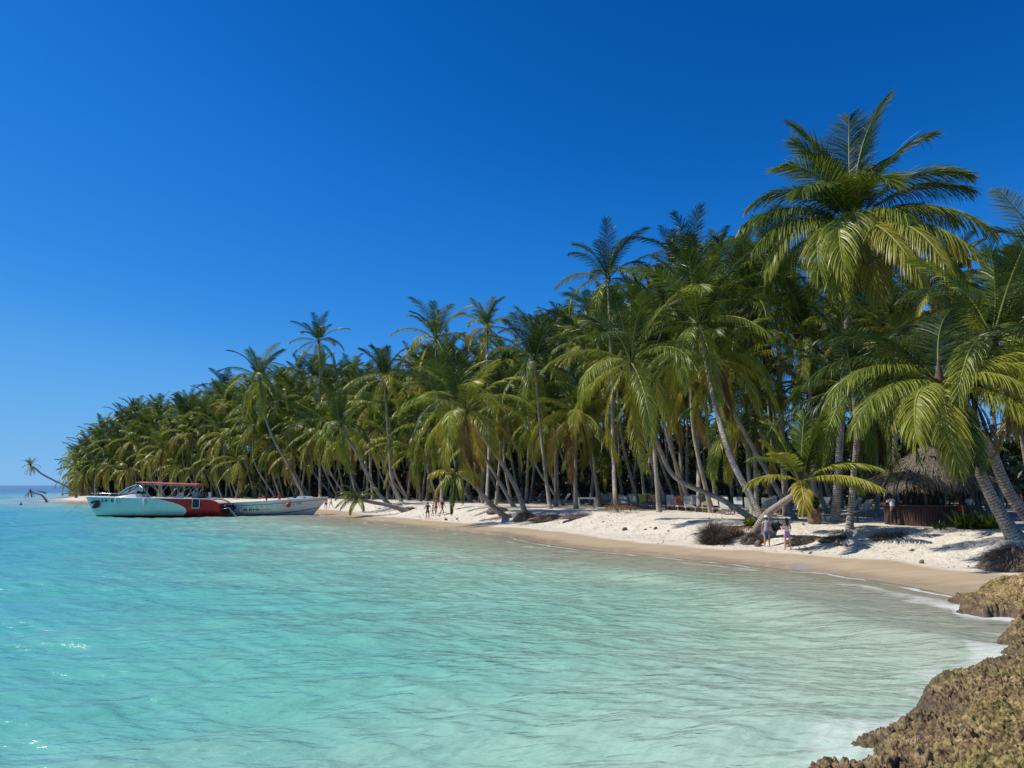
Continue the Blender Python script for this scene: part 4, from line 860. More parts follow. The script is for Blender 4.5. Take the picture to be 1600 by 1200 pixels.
def person(loc, rz, label, skin='light', h=1.68, pose='stand', top=None, bottom=None, hair=HAIR, longhair=False, trousers=False, arms=None, legs=None, lean=0.0, hat=None, group=None, sleeves=True, sit_h=None):
    """faces local -Y; arms / legs: ((upper dir),(lower dir)) left then right"""
    root = empty('person', loc, rz); tag(root, label, 'person', group); S_ = h/1.68; V3 = Vector
    DEF = {'stand': (((-.25, .02, -1), (-.1, -.12, -1)), ((.25, .02, -1), (.1, -.12, -1)), ((-.06, 0, -1), (-.02, .03, -1)), ((.08, -.03, -1), (.03, .04, -1))),
           'walk': (((-.2, .45, -1), (-.1, .1, -1)), ((.2, -.45, -1), (.1, -.6, -1)), ((-.04, -.50, -1), (-.02, -.12, -1)), ((.04, .35, -1), (.02, .75, -1))),
           'bend': (((-.15, -.9, -.7), (-.05, -.7, -.6)), ((.2, -.9, -.5), (.05, -.9, -.4)), ((-.08, -.15, -1), (-.02, .2, -1)), ((.08, -.1, -1), (.02, .15, -1))),
           'lean': (((-.35, -.6, -.7), (-.1, -.9, .1)), ((.35, -.6, -.7), (.1, -.9, .1)), ((-.1, -.05, -1), (-.03, .05, -1)), ((.14, .1, -1), (.05, .05, -1))),
           'sit': (((-.3, -.3, -1), (0, -.9, -.3)), ((.3, -.3, -1), (0, -.9, -.3)), ((-.15, -1, .05), (0, -.1, -1)), ((.15, -1, .05), (0, -.1, -1)))}[pose]
    aL, aR = arms or DEF[:2]; lL, lR = legs or DEF[2:]
    n3 = lambda v: V3(v).normalized()
    lu, ll_ = .40*S_, .41*S_
    hip = {}
    drops = []
    for (u_, l_) in (lL, lR): drops.append(-(n3(u_)*lu+n3(l_)*ll_).z)
    pz = max(drops)+.075*S_
    if sit_h is not None: pz = sit_h+.10
    P0 = V3((0, 0, pz)); up = V3((0, -math.sin(lean), math.cos(lean)))
    spine = P0+up*.16*S_; chest = P0+up*.34*S_; neckb = P0+up*.47*S_; neck = P0+up*.55*S_+V3((0, -.01, 0)); head = P0+up*.655*S_+V3((0, -.02-.05*lean, 0)); crown_ = P0+up*.74*S_+V3((0, -.015-.05*lean, 0))
    pts = [P0, spine, chest, neckb, neck, head, crown_]; ed = [(0, 1), (1, 2), (2, 3), (3, 4), (4, 5), (5, 6)]
    rad = [(.135*S_, .105*S_), (.115*S_, .09*S_), (.145*S_, .10*S_), (.08*S_, .07*S_), .050*S_, (.078*S_, .092*S_), (.060*S_, .072*S_)]
    J = {}
    for sg, (u_, l_), nm in ((-1, aL, 'L'), (1, aR, 'R')):
        sh = neckb+V3((sg*.165*S_, 0, -.02*S_)); el = sh+n3(u_)*.27*S_; wr = el+n3(l_)*.24*S_; pm = wr+n3(l_)*.075*S_
        b0 = len(pts); pts += [sh, sh.lerp(el, .5), el, el.lerp(wr, .35), wr, pm]; ed += [(3, b0), (b0, b0+1), (b0+1, b0+2), (b0+2, b0+3), (b0+3, b0+4), (b0+4, b0+5)]
        rad += [.058*S_, .047*S_, .038*S_, .040*S_, .026*S_, (.038*S_, .018*S_)]; J['sh'+nm], J['el'+nm], J['wr'+nm], J['pm'+nm] = sh, el, wr, pm
        d_ = n3(l_); side = V3((-sg*.2, -1, 0)); side = (side-d_*side.dot(d_)).normalized()
        for k, (o_, ln_) in enumerate(((-.026, .062), (-.009, .074), (.009, .070), (.026, .055))):
            b1 = len(pts); pts += [pm+side*o_*S_+d_*.035*S_, pm+side*o_*1.25*S_+(d_+V3((-sg*.35, 0, 0))).normalized()*(ln_+.025)*S_]; ed += [(b0+5, b1), (b1, b1+1)]; rad += [.009*S_, .007*S_]
        b1 = len(pts); pts += [wr+d_*.03*S_+side*.04*S_, wr+d_*.065*S_+side*.062*S_]; ed += [(b0+4, b1), (b1, b1+1)]; rad += [.011*S_, .008*S_]
    for sg, (u_, l_), nm in ((-1, lL, 'L'), (1, lR, 'R')):
        hp = P0+V3((sg*.092*S_, 0, -.03*S_)); kn = hp+n3(u_)*lu; an = kn+n3(l_)*ll_*.95; toe = an+V3((sg*.03, -.17*S_, -.045*S_)); heel = an+V3((0, .03, -.05*S_))
        b0 = len(pts); pts += [hp, hp.lerp(kn, .45), kn, kn.lerp(an, .35), an, toe]; ed += [(0, b0), (b0, b0+1), (b0+1, b0+2), (b0+2, b0+3), (b0+3, b0+4), (b0+4, b0+5)]
        rad += [.092*S_, .078*S_, .055*S_, .057*S_, .036*S_, (.042*S_, .022*S_)]; J['hp'+nm], J['kn'+nm], J['an'+nm] = hp, kn, an
    body = skin_mesh('body', pts, ed, rad, SK[skin], root)
    if top:
        tp = [P0+up*.03*S_, spine, chest, neckb+up*.02*S_]; te = [(0, 1), (1, 2), (2, 3)]; tr_ = [(.145*S_, .118*S_), (.135*S_, .108*S_), (.162*S_, .118*S_), (.085*S_, .08*S_)]
        if sleeves:
            for nm in 'LR': b0 = len(tp); sh, el = J['sh'+nm], J['el'+nm]; tp += [sh, sh.lerp(el, .62)]; te += [(3, b0), (b0, b0+1)]; tr_ += [.074*S_, .062*S_]
        skin_mesh('shirt', tp, te, tr_, top, root)
    if bottom:
        bp_ = [P0+up*.07*S_, P0-up*.01*S_]; be = [(0, 1)]; br = [(.140*S_, .112*S_), (.150*S_, .120*S_)]; f_ = .55 if bottom != 'brief' else .1
        for nm in 'LR':
            hp, kn, an = J['hp'+nm], J['kn'+nm], J['an'+nm]; b0 = len(bp_); ff = 1.0 if trousers else .62
            bp_ += [hp, hp.lerp(kn, ff)]; be += [(1, b0), (b0, b0+1)]; br += [.105*S_, .088*S_ if not trousers else .070*S_]
            if trousers: bp_.append(kn.lerp(an, .9)); be.append((b0+1, b0+2)); br.append(.062*S_)
        skin_mesh('trousers' if trousers else 'shorts', bp_, be, br, bottom, root)
    hb = MB(); hc = head+up*.035*S_+V3((0, .018*S_, 0)); hb.ball(hc, .1*S_, 12, 8, sc3=(.88, 1.02, 1.08))
    if longhair: hb.tube([hc+V3((0, .05, 0))*S_, hc+V3((0, .09, -.12))*S_, hc+V3((0, .10, -.26))*S_, hc+V3((0, .08, -.36))*S_], [.08*S_, .085*S_, .07*S_, .02*S_], 8)
    hb.build('hair', hair, root, True)
    fb = MB(); fb.ball(head+V3((0, -.098, .0))*S_, .016*S_, 8, 6, sc3=(.8, 1, 1.3)); 
    for sg in (-1, 1): fb.ball(head+V3((sg*.083, 0, .0))*S_, .022*S_, 8, 6, sc3=(.4, .8, 1.2))
    fc = fb.build('face', SK[skin], root, True)
    eb = MB()
    for sg in (-1, 1): eb.ball(head+V3((sg*.032, -.083, .022))*S_, .011*S_, 6, 5)
    eb.ball(head+V3((0, -.088, -.04))*S_, .013*S_, 6, 5, sc3=(1.6, .5, .4)); eb.build('eyes_and_mouth', INK, fc)
    if hat: mb = MB(); mb.lathe([(.19*S_, 0), (.19*S_, .012), (.10*S_, .02), (.095*S_, .08), (.06*S_, .12)], 16, c=tuple(head+up*.07*S_)); mb.build('hat', hat, root, True)
    return root, J
def stand(px, py): return ground_at(px, py)
WHT = cloth('white', (.74, .74, .76)); BLK = cloth('black', (.02, .02, .024)); NAVY = cloth('navy', (.02, .025, .05)); BLUE = cloth('blue', (.02, .16, .50)); LILAC = cloth('lilac', (.50, .22, .60)); RED = cloth('red', (.50, .02, .04)); MAROON = cloth('maroon', (.20, .03, .03)); GREEN = cloth('green', (.03, .35, .18)); PINK = cloth('pink', (.75, .20, .22)); OLIVE = cloth('olive', (.14, .15, .08)); GREYC = cloth('grey', (.32, .33, .34))
FROM_BACK = R(180)
person(stand(1231, 859), FROM_BACK, 'woman with long dark hair, white top and lilac shorts standing at the water line', 'light', 1.62, top=WHT, bottom=LILAC, longhair=True, sleeves=False, arms=(((-.25, -.2, -1), (.1, -.9, .2)), ((.25, -.15, -1), (-.1, -.9, .3))), legs=(((-.12, -.05, -1), (-.06, .05, -1)), ((.10, .05, -1), (.06, .03, -1))))
person(stand(1199, 854), R(160), 'person in blue swim shorts standing behind the leaning young palm trunk', 'tan', 1.62, top=GREYC, bottom=BLUE, lean=.18, legs=(((-.05, -.10, -1), (-.02, .15, -1)), ((.06, .10, -1), (.02, .12, -1))), hat=WHT)
person(stand(668, 812), R(10), 'woman in a dark top with bare legs, leftmost of the walkers on the beach', 'tan', 1.68, top=NAVY, bottom=NAVY, arms=(((-.5, -.1, -.9), (.4, -.6, .5)), ((.5, -.1, -.9), (-.4, -.6, .6))), sleeves=True)
person(stand(681, 804), R(20), 'person in a red swimsuit walking with bare arms and legs on the sand', 'tan', 1.72, pose='walk', bottom=MAROON)
person(stand(676, 807), R(60), 'child in a pale shirt walking close behind the woman in the dark top', 'tan', 1.15, pose='walk', top=WHT, bottom=GREYC)
person(stand(691, 805), R(55), 'person in a dark maroon shirt striding along, rightmost of the walkers', 'tan', 1.66, pose='walk', top=MAROON, bottom=BLK, legs=(((-.04, -.65, -1), (-.02, -.25, -1)), ((.04, .6, -1), (.02, .8, -1))), hair=BLOND)
person(stand(509, 796), R(20), 'bare-chested person in dark shorts standing by the bow of the grey launch', 'tan', 1.7, bottom=NAVY)
person(stand(517, 794), R(-60), 'person in a tan wrap walking beside the bow of the grey launch', 'tan', 1.62, pose='walk', bottom=cloth('tan', (.40, .27, .16)), top=None)
p1 = at(417, 790, YG+1.6); person(Vector((p1.x, YG+1.4, 1.02)), R(-75), 'crewman in a red shirt bending over inside the grey launch', 'dark', 1.72, pose='bend', lean=.75, top=RED, bottom=MAROON, trousers=True)
p1 = at(437, 790, YG+1.4); person(Vector((p1.x, YG+1.2, .90)), R(30), 'crewman in a red shirt standing upright inside the grey launch', 'dark', 1.72, top=RED, bottom=BLK, trousers=True, arms=(((-.35, -.3, -.8), (.4, -.7, -.1)), ((.35, -.3, -.8), (-.4, -.7, -.1))))
person(stand(1397, 821), R(190), 'person in a white shirt and long dark trousers leaning on the hut counter', 'dark', 1.75, top=WHT, bottom=BLK, trousers=True, lean=.22, pose='lean')
person(stand(1308, 800), R(170), 'person in a pale shirt and green shorts standing among the sunbeds', 'light', 1.65, top=simple('pale shirt', (.62, .72, .72), .8), bottom=GREEN, trousers=False)
person(stand(1544, 800), R(200), 'person in a grey shirt and pink shorts behind the leaning palms at right', 'light', 1.68, top=GREYC, bottom=PINK)
person(stand(1596, 800), R(90), 'person in a salmon pink shirt at the right edge under the palms', 'tan', 1.72, top=PINK, bottom=BLK)
b0_ = at(33, 784, 139); person(Vector((b0_.x, 139, -1.18)), R(180), 'bather with head and shoulders above the sea near the leaning dead palm', 'dark', 1.72)
person(stand(98, 776), R(180), 'small figure standing on the far sand spit', 'tan', 1.7, bottom=NAVY, top=WHT)
person(stand(121, 776), R(90), 'small figure on the far sand spit beneath the leaning palm', 'tan', 1.7, pose='walk', bottom=BLK)
person(stand(1131, 784), R(0), 'person in a white shirt standing back in the shade above the sunbeds', 'dark', 1.7, top=WHT, bottom=GREYC)

# ================================================================== sunbeds, towels, table
WOOD = simple('weathered wood', (.40, .33, .23), .8, .25, scale=10, bmp=.4); SLING = simple('pale sling fabric', (.60, .60, .57), .8, .12, scale=3); GSLING = simple('grey green sling fabric', (.28, .31, .29), .8, .15, scale=3)
def bed_parts(mat, ang):
    """local: feet at -y, head at +y; returns root template"""
    root = empty('sun_lounger', (0, 0, 0)); fr = MB()
    for sx in (-.31, .31): fr.box((sx, 0, .30), (.06, 1.95, .09), bev=.012)
    for y_ in (-.95, -.3, .25, .95): fr.box((0, y_, .30), (.60, .06, .08), bev=.01)
    fr.build('frame', WOOD, root)
    for sx in (-.31, .31):
        for sy in (-.88, .80): l_ = MB(); l_.box((sx, sy, .135), (.07, .07, .27), bev=.01); l_.build('leg', WOOD, root)
    s = MB(); n_ = 7
    v = [(sx, -.93+1.2*i/n_, .375-.03*math.sin(math.pi*i/n_)) for i in range(n_+1) for sx in (-.29, .29)]; v2 = [(x_, y_, z_-.03) for x_, y_, z_ in v]; k_ = len(v)
    f = [(2*i, 2*i+1, 2*i+3, 2*i+2) for i in range(n_)]; s.add(v+v2, f+[tuple(q+k_ for q in g[::-1]) for g in f]+[(2*i, 2*i+2, 2*i+2+k_, 2*i+k_) for i in range(n_)]+[(2*i+1, 2*i+1+k_, 2*i+3+k_, 2*i+3) for i in range(n_)]+[(0, k_, k_+1, 1), (2*n_, 2*n_+1, 2*n_+1+k_, 2*n_+k_)])
    s.build('seat', mat, root)
    Rm = Matrix.Rotation(ang, 3, 'X'); b_ = MB(); b_.box(Vector((0, .27, .38))+Rm @ Vector((0, .42, 0)), (.58, .84, .04), Rm, bev=.015); bo = b_.build('backrest', mat, root)
    st = MB()
    for sx in (-.3, .3): st.tube([Vector((sx, .27, .36)), Vector((sx, .27, .36))+Rm @ Vector((0, .86, 0))], .022, 6)
    st.tube([Vector((0, .27, .36))+Rm @ Vector((0, .6, -.03)), Vector((0, .88, .30))], .02, 6); st.build('backrest_frame', WOOD, bo, True)
    return root
protos = [bed_parts(SLING, R(52)), bed_parts(SLING, R(40)), bed_parts(GSLING, R(50)), bed_parts(SLING, R(8))]
used_ = [False]*4
def copy_tree(o, parent=None):
    c = o.copy(); sc.collection.objects.link(c)
    if parent: c.parent = parent
    for ch in [x_ for x_ in bpy.data.objects if x_.parent == o and x_ != c]: copy_tree(ch, c)
    return c
def bed(px, py, kind, rz, label, group):
    g_ = ground_at(px, py)
    o = protos[kind] if not used_[kind] else copy_tree(protos[kind]); used_[kind] = True
    o.location = g_+Vector((0, .9, -.01)); o.location.z = H(g_.x, g_.y+.9)-.01; o.rotation_euler = (0, 0, rz); o.scale = (1.1, 1.2, 1.25); tag(o, label, 'sun lounger', group); return o
rs = random.Random(5)
def towel(bd, kind, col, nm, label, drop=.5):
    """a towel hung over a raised backrest: follows the slope on both sides"""
    ang = (R(52), R(40), R(50), R(8))[kind]; m_ = MB(); v = []; n_ = 9; wv = rs.random()*6
    for i in range(n_+1):
        f = i/n_
        if f < .72: q = .87-(.87-.12)*(f/.72)*1.0; p_ = Vector((0, .27, .38))+Matrix.Rotation(ang, 3, 'X') @ Vector((0, .87-f/.72*.80, .045))
        else: p_ = Vector((0, .27, .38))+Matrix.Rotation(ang, 3, 'X') @ Vector((0, .07, .045))+Vector((0, -(f-.72)*1.4, .0))
        for k in range(6): sx = -.31+.62*k/5; v.append((sx+.01*math.sin(i+wv), p_.y, p_.z+.014*math.sin(k*2.2+i*.9+wv)+.012))
    f1 = [(i*6+k, i*6+k+1, (i+1)*6+k+1, (i+1)*6+k) for i in range(n_) for k in range(5)]
    bk = []; top_ = Vector((0, .27, .38))+Matrix.Rotation(ang, 3, 'X') @ Vector((0, .90, 0))
    m_.add(v, f1); v3 = []
    for i in range(4):
        for k in range(6): v3.append((-.31+.62*k/5, top_.y+.03+.02*math.sin(k+i), top_.z+.02-.12*i+.012*math.sin(k*2)))
    m_.add(v3, [(i*6+k, i*6+k+1, (i+1)*6+k+1, (i+1)*6+k) for i in range(3) for k in range(5)]); m_.add([v[k] for k in range(6)]+[v3[k] for k in range(6)], [(k, k+1, 7+k, 6+k) for k in range(5)])
    o = m_.build('towel', cloth('towel '+nm, col), None, True); o.location = bd.location; o.rotation_euler = bd.rotation_euler; o.scale = bd.scale
    md = o.modifiers.new('thick', 'SOLIDIFY'); md.thickness = .012; tag(o, label, 'towel')
beds = []
row = [(948, 792, 2), (963, 793, 0), (978, 793, 1), (993, 794, 2), (1008, 795, 0), (1023, 795, 1), (1038, 796, 2), (1052, 797, 0), (1066, 798, 1), (1080, 799, 0), (1094, 800, 2), (1108, 801, 0), (1123, 802, 1), (1138, 804, 0)]
for i, (px, py, k) in enumerate(row):
    beds.append((bed(px, py, k, R(-8+rs.uniform(-5, 5)), ('pale' if k != 2 else 'grey green')+' sun lounger in the long sunlit row at mid beach', 'sun loungers in the row at mid beach'), k))
TW = [(1, 'orange', (.70, .16, .06)), (4, 'yellow', (.72, .60, .08)), (5, 'brown', (.14, .07, .05)), (6, 'blue grey', (.22, .28, .34)), (8, 'coral', (.75, .18, .12)), (10, 'dark blue', (.05, .07, .12)), (11, 'olive', (.26, .25, .13)), (12, 'cream', (.66, .60, .45))]
for i, n_, c_ in TW: towel(beds[i][0], beds[i][1], c_, n_, n_+' towel over a lounger in the long row at mid beach')
for i, (px, k) in enumerate([(940+i_*15.5, (0, 2, 1, 2, 0, 2)[i_ % 6]) for i_ in range(14)]):
    q_ = bed(px, 792+(px-948)*.045-2.0, k, R(-6+rs.uniform(-6, 6)), 'sun lounger in the second rank, directly behind the long row at mid beach', 'sun loungers in the second rank at mid beach'); q_.location.y += 2.6; q_.location.x += 2.6*(px-800)/FPX; q_.location.z = H(q_.location.x, q_.location.y)-.01
    if i in (1, 5, 8, 11): towel(q_, k, ((.55, .5, .42), (.10, .12, .14), (.62, .30, .12), (.4, .06, .06))[(1, 5, 8, 11).index(i)], ('sandy', 'charcoal', 'amber', 'crimson')[(1, 5, 8, 11).index(i)], ('sandy', 'charcoal', 'amber', 'crimson')[(1, 5, 8, 11).index(i)]+' towel over a lounger in the second rank at mid beach')
for i, (px, py, k) in enumerate([(934, 785, 1), (941, 785, 2), (866, 786, 1), (838, 784, 0), (828, 783, 2), (816, 783, 1), (806, 782, 0), (716, 781, 2), (706, 781, 2), (728, 781, 1), (745, 782, 2), (880, 789, 2), (846, 783, 1)]):
    b1 = bed(px, py, k, R(-60+rs.uniform(-25, 25)), 'sun lounger set back in the shade '+('left' if px < 780 else ('behind the root mounds' if px < 900 else 'behind the white table'))+(' of the golden palm' if 780 <= px < 900 else ''), 'sun loungers back in the shade '+('left' if px < 780 else ('middle' if px < 900 else 'right')))
    if i in (0, 3, 4, 6): towel(b1, k, ((.30, .07, .06), None, None, (.75, .72, .68), (.60, .05, .06), None, (.62, .25, .25))[i], ('maroon', '', '', 'white', 'red', '', 'rose')[i], ('maroon towel on a shaded lounger behind the white table', '', '', 'white towel on a shaded lounger behind the root mounds', 'red towel on a shaded lounger behind the root mounds', '', 'rose towel on the shaded lounger nearest the two leaning palms')[i])
for i, (px, py, k, rz, lb) in enumerate([(1205, 806, 2, -20, 'grey green sun lounger just left of the young leaning palm trunk'), (1226, 804, 1, -35, 'pale sun lounger half hidden behind the young leaning palm'), (1250, 806, 0, -50, 'pale sun lounger between the leaning palm and the planter'), (1322, 816, 3, -88, 'low wooden sun lounger lying side on beside the hut'), (1352, 812, 2, -75, 'grey green sun lounger with raised back nearest the hut'),
                                          (1332, 808, 1, -60, 'pale sun lounger with raised back behind the side on one'), (1160, 803, 0, -15, 'pale sun lounger at the right end of the row, against the thick trunks'), (1178, 804, 2, -15, 'grey green sun lounger between the pale straight trunks')]):
    bed(px, py, k, R(rz), lb, None)
for i, (px, py, k, rz) in enumerate(((1212, 801, 0, -30), (1238, 800, 2, -25), (1262, 801, 1, -40), (1290, 805, 0, -55), (1312, 803, 2, -50), (1340, 804, 0, -60))): bed(px, py, k, R(rz), 'sun lounger in the shaded second rank between the young palm and the hut', 'shaded sun loungers between the young palm and the hut')
# blue sunbeds far back behind the boats
for px, lb in ((316, 'bright blue beach chair under the palms behind the red boat'), (350, 'bright blue beach chair under the palms behind the grey launch')):
    g_ = ground_at(px, 776.5); r_ = bed_parts(cloth('blue sling', (.02, .06, .55)), R(45)); r_.name = 'beach_chair'; r_.location = g_; r_.scale = (1.6, 1.3, 1.5); r_.rotation_euler = (0, 0, R(80)); tag(r_, lb, 'beach chair')
tb = empty('table', ground_at(917, 793.5)); tag(tb, 'small white wooden table on the sand beside the golden palm', 'table'); m_ = MB(); m_.box((0, 0, .98), (1.75, .8, .06), bev=.01); m_.box((0, 0, .90), (1.6, .66, .08)); m_.build('tabletop', WHITE, tb)
for sx in (-.8, .8):
    for sy in (-.33, .33): l_ = MB(); l_.box((sx, sy, .45), (.09, .09, .92), bev=.01); l_.build('leg', WHITE, tb)
# planter with a leafy plant, draped with a pale cloth
g_ = ground_at(1273, 818); pl = empty('planter', g_); tag(pl, 'stump shaped planter holding a dark leafy plant on the sand left of the hut', 'planter'); m_ = MB(); m_.lathe([(.36, -.1), (.40, .2), (.36, .55), (.38, .85), (.34, .87), (.32, .75)], 14); m_.build('pot', simple('brown stump', (.22, .13, .08), .9, .35, scale=5, bmp=.6), pl, True)
def leaf_clump(n, r0, h, ln, wd, seed, droop=1.0, up=.9, cols=.1, elev=(20, 85)):
    r = np.random.default_rng(seed); a = r.random(n)*6.283; e = np.radians(r.uniform(elev[0], elev[1], n)); L_ = ln*r.uniform(.6, 1.1, n); V = []; Q = []; seg = 4
    p = np.stack([np.cos(a)*r0*r.random(n), np.sin(a)*r0*r.random(n), np.full(n, 0.)+r.random(n)*h], 1); d = np.stack([np.cos(a)*np.cos(e), np.sin(a)*np.cos(e), np.sin(e)], 1); wv = np.stack([-np.sin(a), np.cos(a), 0*a], 1); rows = []
    for q in range(seg+1):
        x = q/seg; ww = wd*(.5+1.2*x if x < .5 else 1.1*(1-x)*2)+.004; rows.append(np.stack([p-wv*ww/2, p+wv*ww/2], 1)); d = d+np.array([0, 0, -droop/seg]); d /= np.linalg.norm(d, axis=1)[:, None]; p = p+d*(L_/seg)[:, None]
    V = np.stack(rows, 1).reshape(-1, 3); base = np.arange(n)[:, None]*(seg+1)*2+np.arange(seg)[None]*2; Q = np.stack([base, base+1, base+3, base+2], -1).reshape(-1, 4)
    return V, Q, np.repeat(np.clip(cols+r.normal(0, .08, n), 0, 1), (seg+1)*2)
V_, Q_, T_ = leaf_clump(90, .2, .5, .7, .16, 3); np_mesh('foliage', V_+np.array([0, 0, .75]), Q_, LEAF, pl, attrs={'tint': T_})
def plant(name, px, py, n, r0, h, ln, wd, seed, label, cat='plant', **k):
    g_ = ground_at(px, py); V_, Q_, T_ = leaf_clump(n, r0, h, ln, wd, seed, **k); o = np_mesh(name, V_, Q_, LEAF, attrs={'tint': T_}, loc=g_-Vector((0, 0, .05))); tag(o, label, cat); return o
plant('strap_leaf_plant', 1508, 826, 170, .45, .1, 1.15, .10, 4, 'bright green clump of strap leaves left of the leaning trunk at right', cols=.28)
plant('strap_leaf_plant', 1540, 826, 200, .6, .15, 1.05, .10, 5, 'bright green clump of strap leaves at the foot of the leaning trunk', cols=.24)
plant('strap_leaf_plant', 1466, 826, 60, .3, .0, .6, .07, 6, 'small dark tuft of strap leaves against the bar front', cols=.1)
plant('shrub', 1172, 822, 160, .35, .35, .42, .10, 7, 'small green shrub between the crossing trunks left of the young palm', cols=.3)
plant('shrub', 560, 784, 260, .9, .6, 1.1, .16, 8, 'green shrub behind the fallen palm crown', cols=.2)
# ================================================================== roots, fallen palms, driftwood
ROOT = simple('dead root fibres', (.17, .13, .095), .95, .45, scale=12, bmp=.6); GROOT = simple('grey root fibres', (.24, .20, .16), .95, .35, scale=12, bmp=.6)
def root_mound(name, px, py, rx, ry, h, n, label, mat=ROOT, seed=1, spike=.35, wdt=.03, cat='root mound', dy=0, down=.6):
    g_ = ground_at(px, py)+Vector((0, dy, 0)); root = empty(name, g_); tag(root, label, cat); r = np.random.default_rng(seed)
    nu, nv = 36, 12; th = np.linspace(0, 2*math.pi, nu, endpoint=False); ph = np.linspace(0, math.pi/2, nv); T2, P2 = np.meshgrid(th, ph)
    nz_ = 1+(fbm(np.cos(T2)*2+5+seed, np.sin(T2)*2+P2*2, 4, seed)-.5)*.7
    X_ = np.cos(T2)*np.cos(P2)*rx*nz_*.72; Y2 = np.sin(T2)*np.cos(P2)*ry*nz_*.72; Z_ = np.sin(P2)*h*nz_*.66-.15
    idx = np.arange(nu*nv).reshape(nv, nu); Q = np.stack([idx[:-1], np.roll(idx, -1, 1)[:-1], np.roll(idx, -1, 1)[1:], idx[1:]], -1).reshape(-1, 4)
    np_mesh('core', np.stack([X_, Y2, Z_], -1).reshape(-1, 3), Q, mat, root, smooth=True)
    n = int(n*1.8); a = r.random(n)*6.283; p_ = np.arcsin(r.random(n)**.9); nrm = np.stack([np.cos(a)*np.cos(p_), np.sin(a)*np.cos(p_), np.sin(p_)], 1); c = nrm*np.array([rx, ry, h])*.60+np.array([0, 0, -.1])
    d = nrm+r.normal(0, .35, (n, 3)); d /= np.linalg.norm(d, axis=1)[:, None]; L_ = spike*r.uniform(.6, 1.7, n)*max(h, .6)
    wv = np.cross(d, r.normal(0, 1, (n, 3))); wv /= np.linalg.norm(wv, axis=1)[:, None]; rows = []; p = c.copy()
    for q in range(4): ww = wdt*(1-.28*q); rows.append(np.stack([p-wv*ww/2, p+wv*ww/2], 1)); d = d+np.array([0, 0, -down/3])+r.normal(0, .12, (n, 3)); d /= np.linalg.norm(d, axis=1)[:, None]; p = p+d*(L_/3)[:, None]
    base = np.arange(n)[:, None]*8+np.arange(3)[None]*2; np_mesh('root_strands', np.stack(rows, 1).reshape(-1, 3), np.stack([base, base+1, base+3, base+2], -1).reshape(-1, 4), mat, root)
    return root
root_mound('root_ball', 1116, 850, .74, .62, 1.25, 1400, 'upturned dead palm stump, a round ball of dark spiky roots by the wet sand', spike=.46, seed=2, down=.15, cat='root ball', wdt=.026)
root_mound('root_mound', 1590, 886, 2.0, 1.6, 1.25, 2600, 'big dark root mound under the leaning palms at the right edge', seed=3, spike=.24, down=1.4)
root_mound('root_mound', 1178, 846, .95, .7, .75, 900, 'dark root mound at the foot of the young leaning palm', seed=4, down=1.0)
root_mound('root_mound', 1148, 838, .9, .6, .7, 700, 'pale tangle of grey roots between the root ball and the young palm', GROOT, 5, dy=.2)
root_mound('root_mound', 822, 812, 1.5, 1.0, .95, 1300, 'tall dark root mound right under the pair of leaning palms', seed=6, down=1.6)
root_mound('root_mound', 860, 812, 2.6, .9, .65, 1200, 'long low bank of dark roots trailing right of the leaning palm pair', seed=7, down=1.2)
root_mound('root_mound', 905, 808, 2.2, .8, .42, 700, 'low mat of grey roots below the white table', GROOT, 8)
root_mound('root_mound', 778, 800, 1.5, .8, .7, 700, 'grey root tangle left of the pair of leaning palms', GROOT, 9)
root_mound('root_mat', 1262, 846, 1.7, .5, .45, 1100, 'thin bank of exposed brown roots just right of the woman in white', seed=10, down=1.3, cat='root mat', wdt=.02)
root_mound('root_mat', 1312, 842, 1.6, .45, .36, 900, 'thin bank of exposed brown roots along the beach scarp left of the hut', seed=11, down=1.3, cat='root mat', wdt=.02)
root_mound('root_mat', 1400, 838, 2.0, .5, .30, 700, 'sparse brown roots along the beach scarp in front of the hut', seed=12, cat='root mat', wdt=.02)
root_mound('root_mound', 640, 797, 1.5, .6, .55, 500, 'dark roots at the butt of the fallen palm', seed=13)
lowf = crown_mesh('crown', 904, nl=60, seg=3, leafL=1.0, wid=.055, hang=1.2, wind=(0, 0), fronds=[(R(a_), R(e_), R(70), 3.6, t_) for a_, e_, t_ in ((180, 30, .2), (200, 10, .3), (150, 45, .15), (230, 5, .35), (120, 30, .2), (260, -10, .5), (0, 60, .2), (40, 40, .2), (300, 0, .4), (170, 70, .1), (210, 50, .2))])
g0 = ground_at(638, 798); palm([g0+Vector((0, 0, .1)), g0+Vector((-2.0, -.3, .55)), g0+Vector((-4.0, -.6, .95)), g0+Vector((-5.6, -.8, 1.35))], 'fallen palm lying along the sand with its green crown drooping to the left', lowf, scale=.72, rz=0, near=True, r0=.26, r1=.17, upright=1)
hang_ = crown_mesh('crown', 905, nl=60, seg=3, leafL=.9, wid=.055, hang=1.3, wind=(0, 0), fronds=[(R(190), R(24), R(70), 2.6, .62), (R(160), R(30), R(90), 2.6, .5), (R(250), R(0), R(80), 3.8, .2), (R(270), R(-30), R(55), 4.6, .15), (R(285), R(-10), R(75), 4.2, .3), (R(20), R(20), R(85), 3.0, .5), (R(60), R(30), R(80), 3.0, .3), (R(-40), R(10), R(85), 3.0, .6), (R(220), R(-20), R(60), 3.4, .7), (R(110), R(30), R(80), 2.8, .4)])
palm(pth((796, 808), [(776, 797, -.6), (756, 776, -1.4), (738, 754, -2.0), (712, 738, -2.6)]), 'short palm bent low over the beach, its ragged crown hanging above the walkers', hang_, scale=.95, rz=0, near=True, r0=.28, r1=.17, upright=1)
dead_ = crown_mesh('crown', 906, nl=34, seg=2, leafL=.8, wid=.10, hang=1.5, wind=(0, 0), fronds=[(R(a_), R(-35), R(45), 2.6, 1.0) for a_ in (180, 230, 280, 330, 20, 100)])
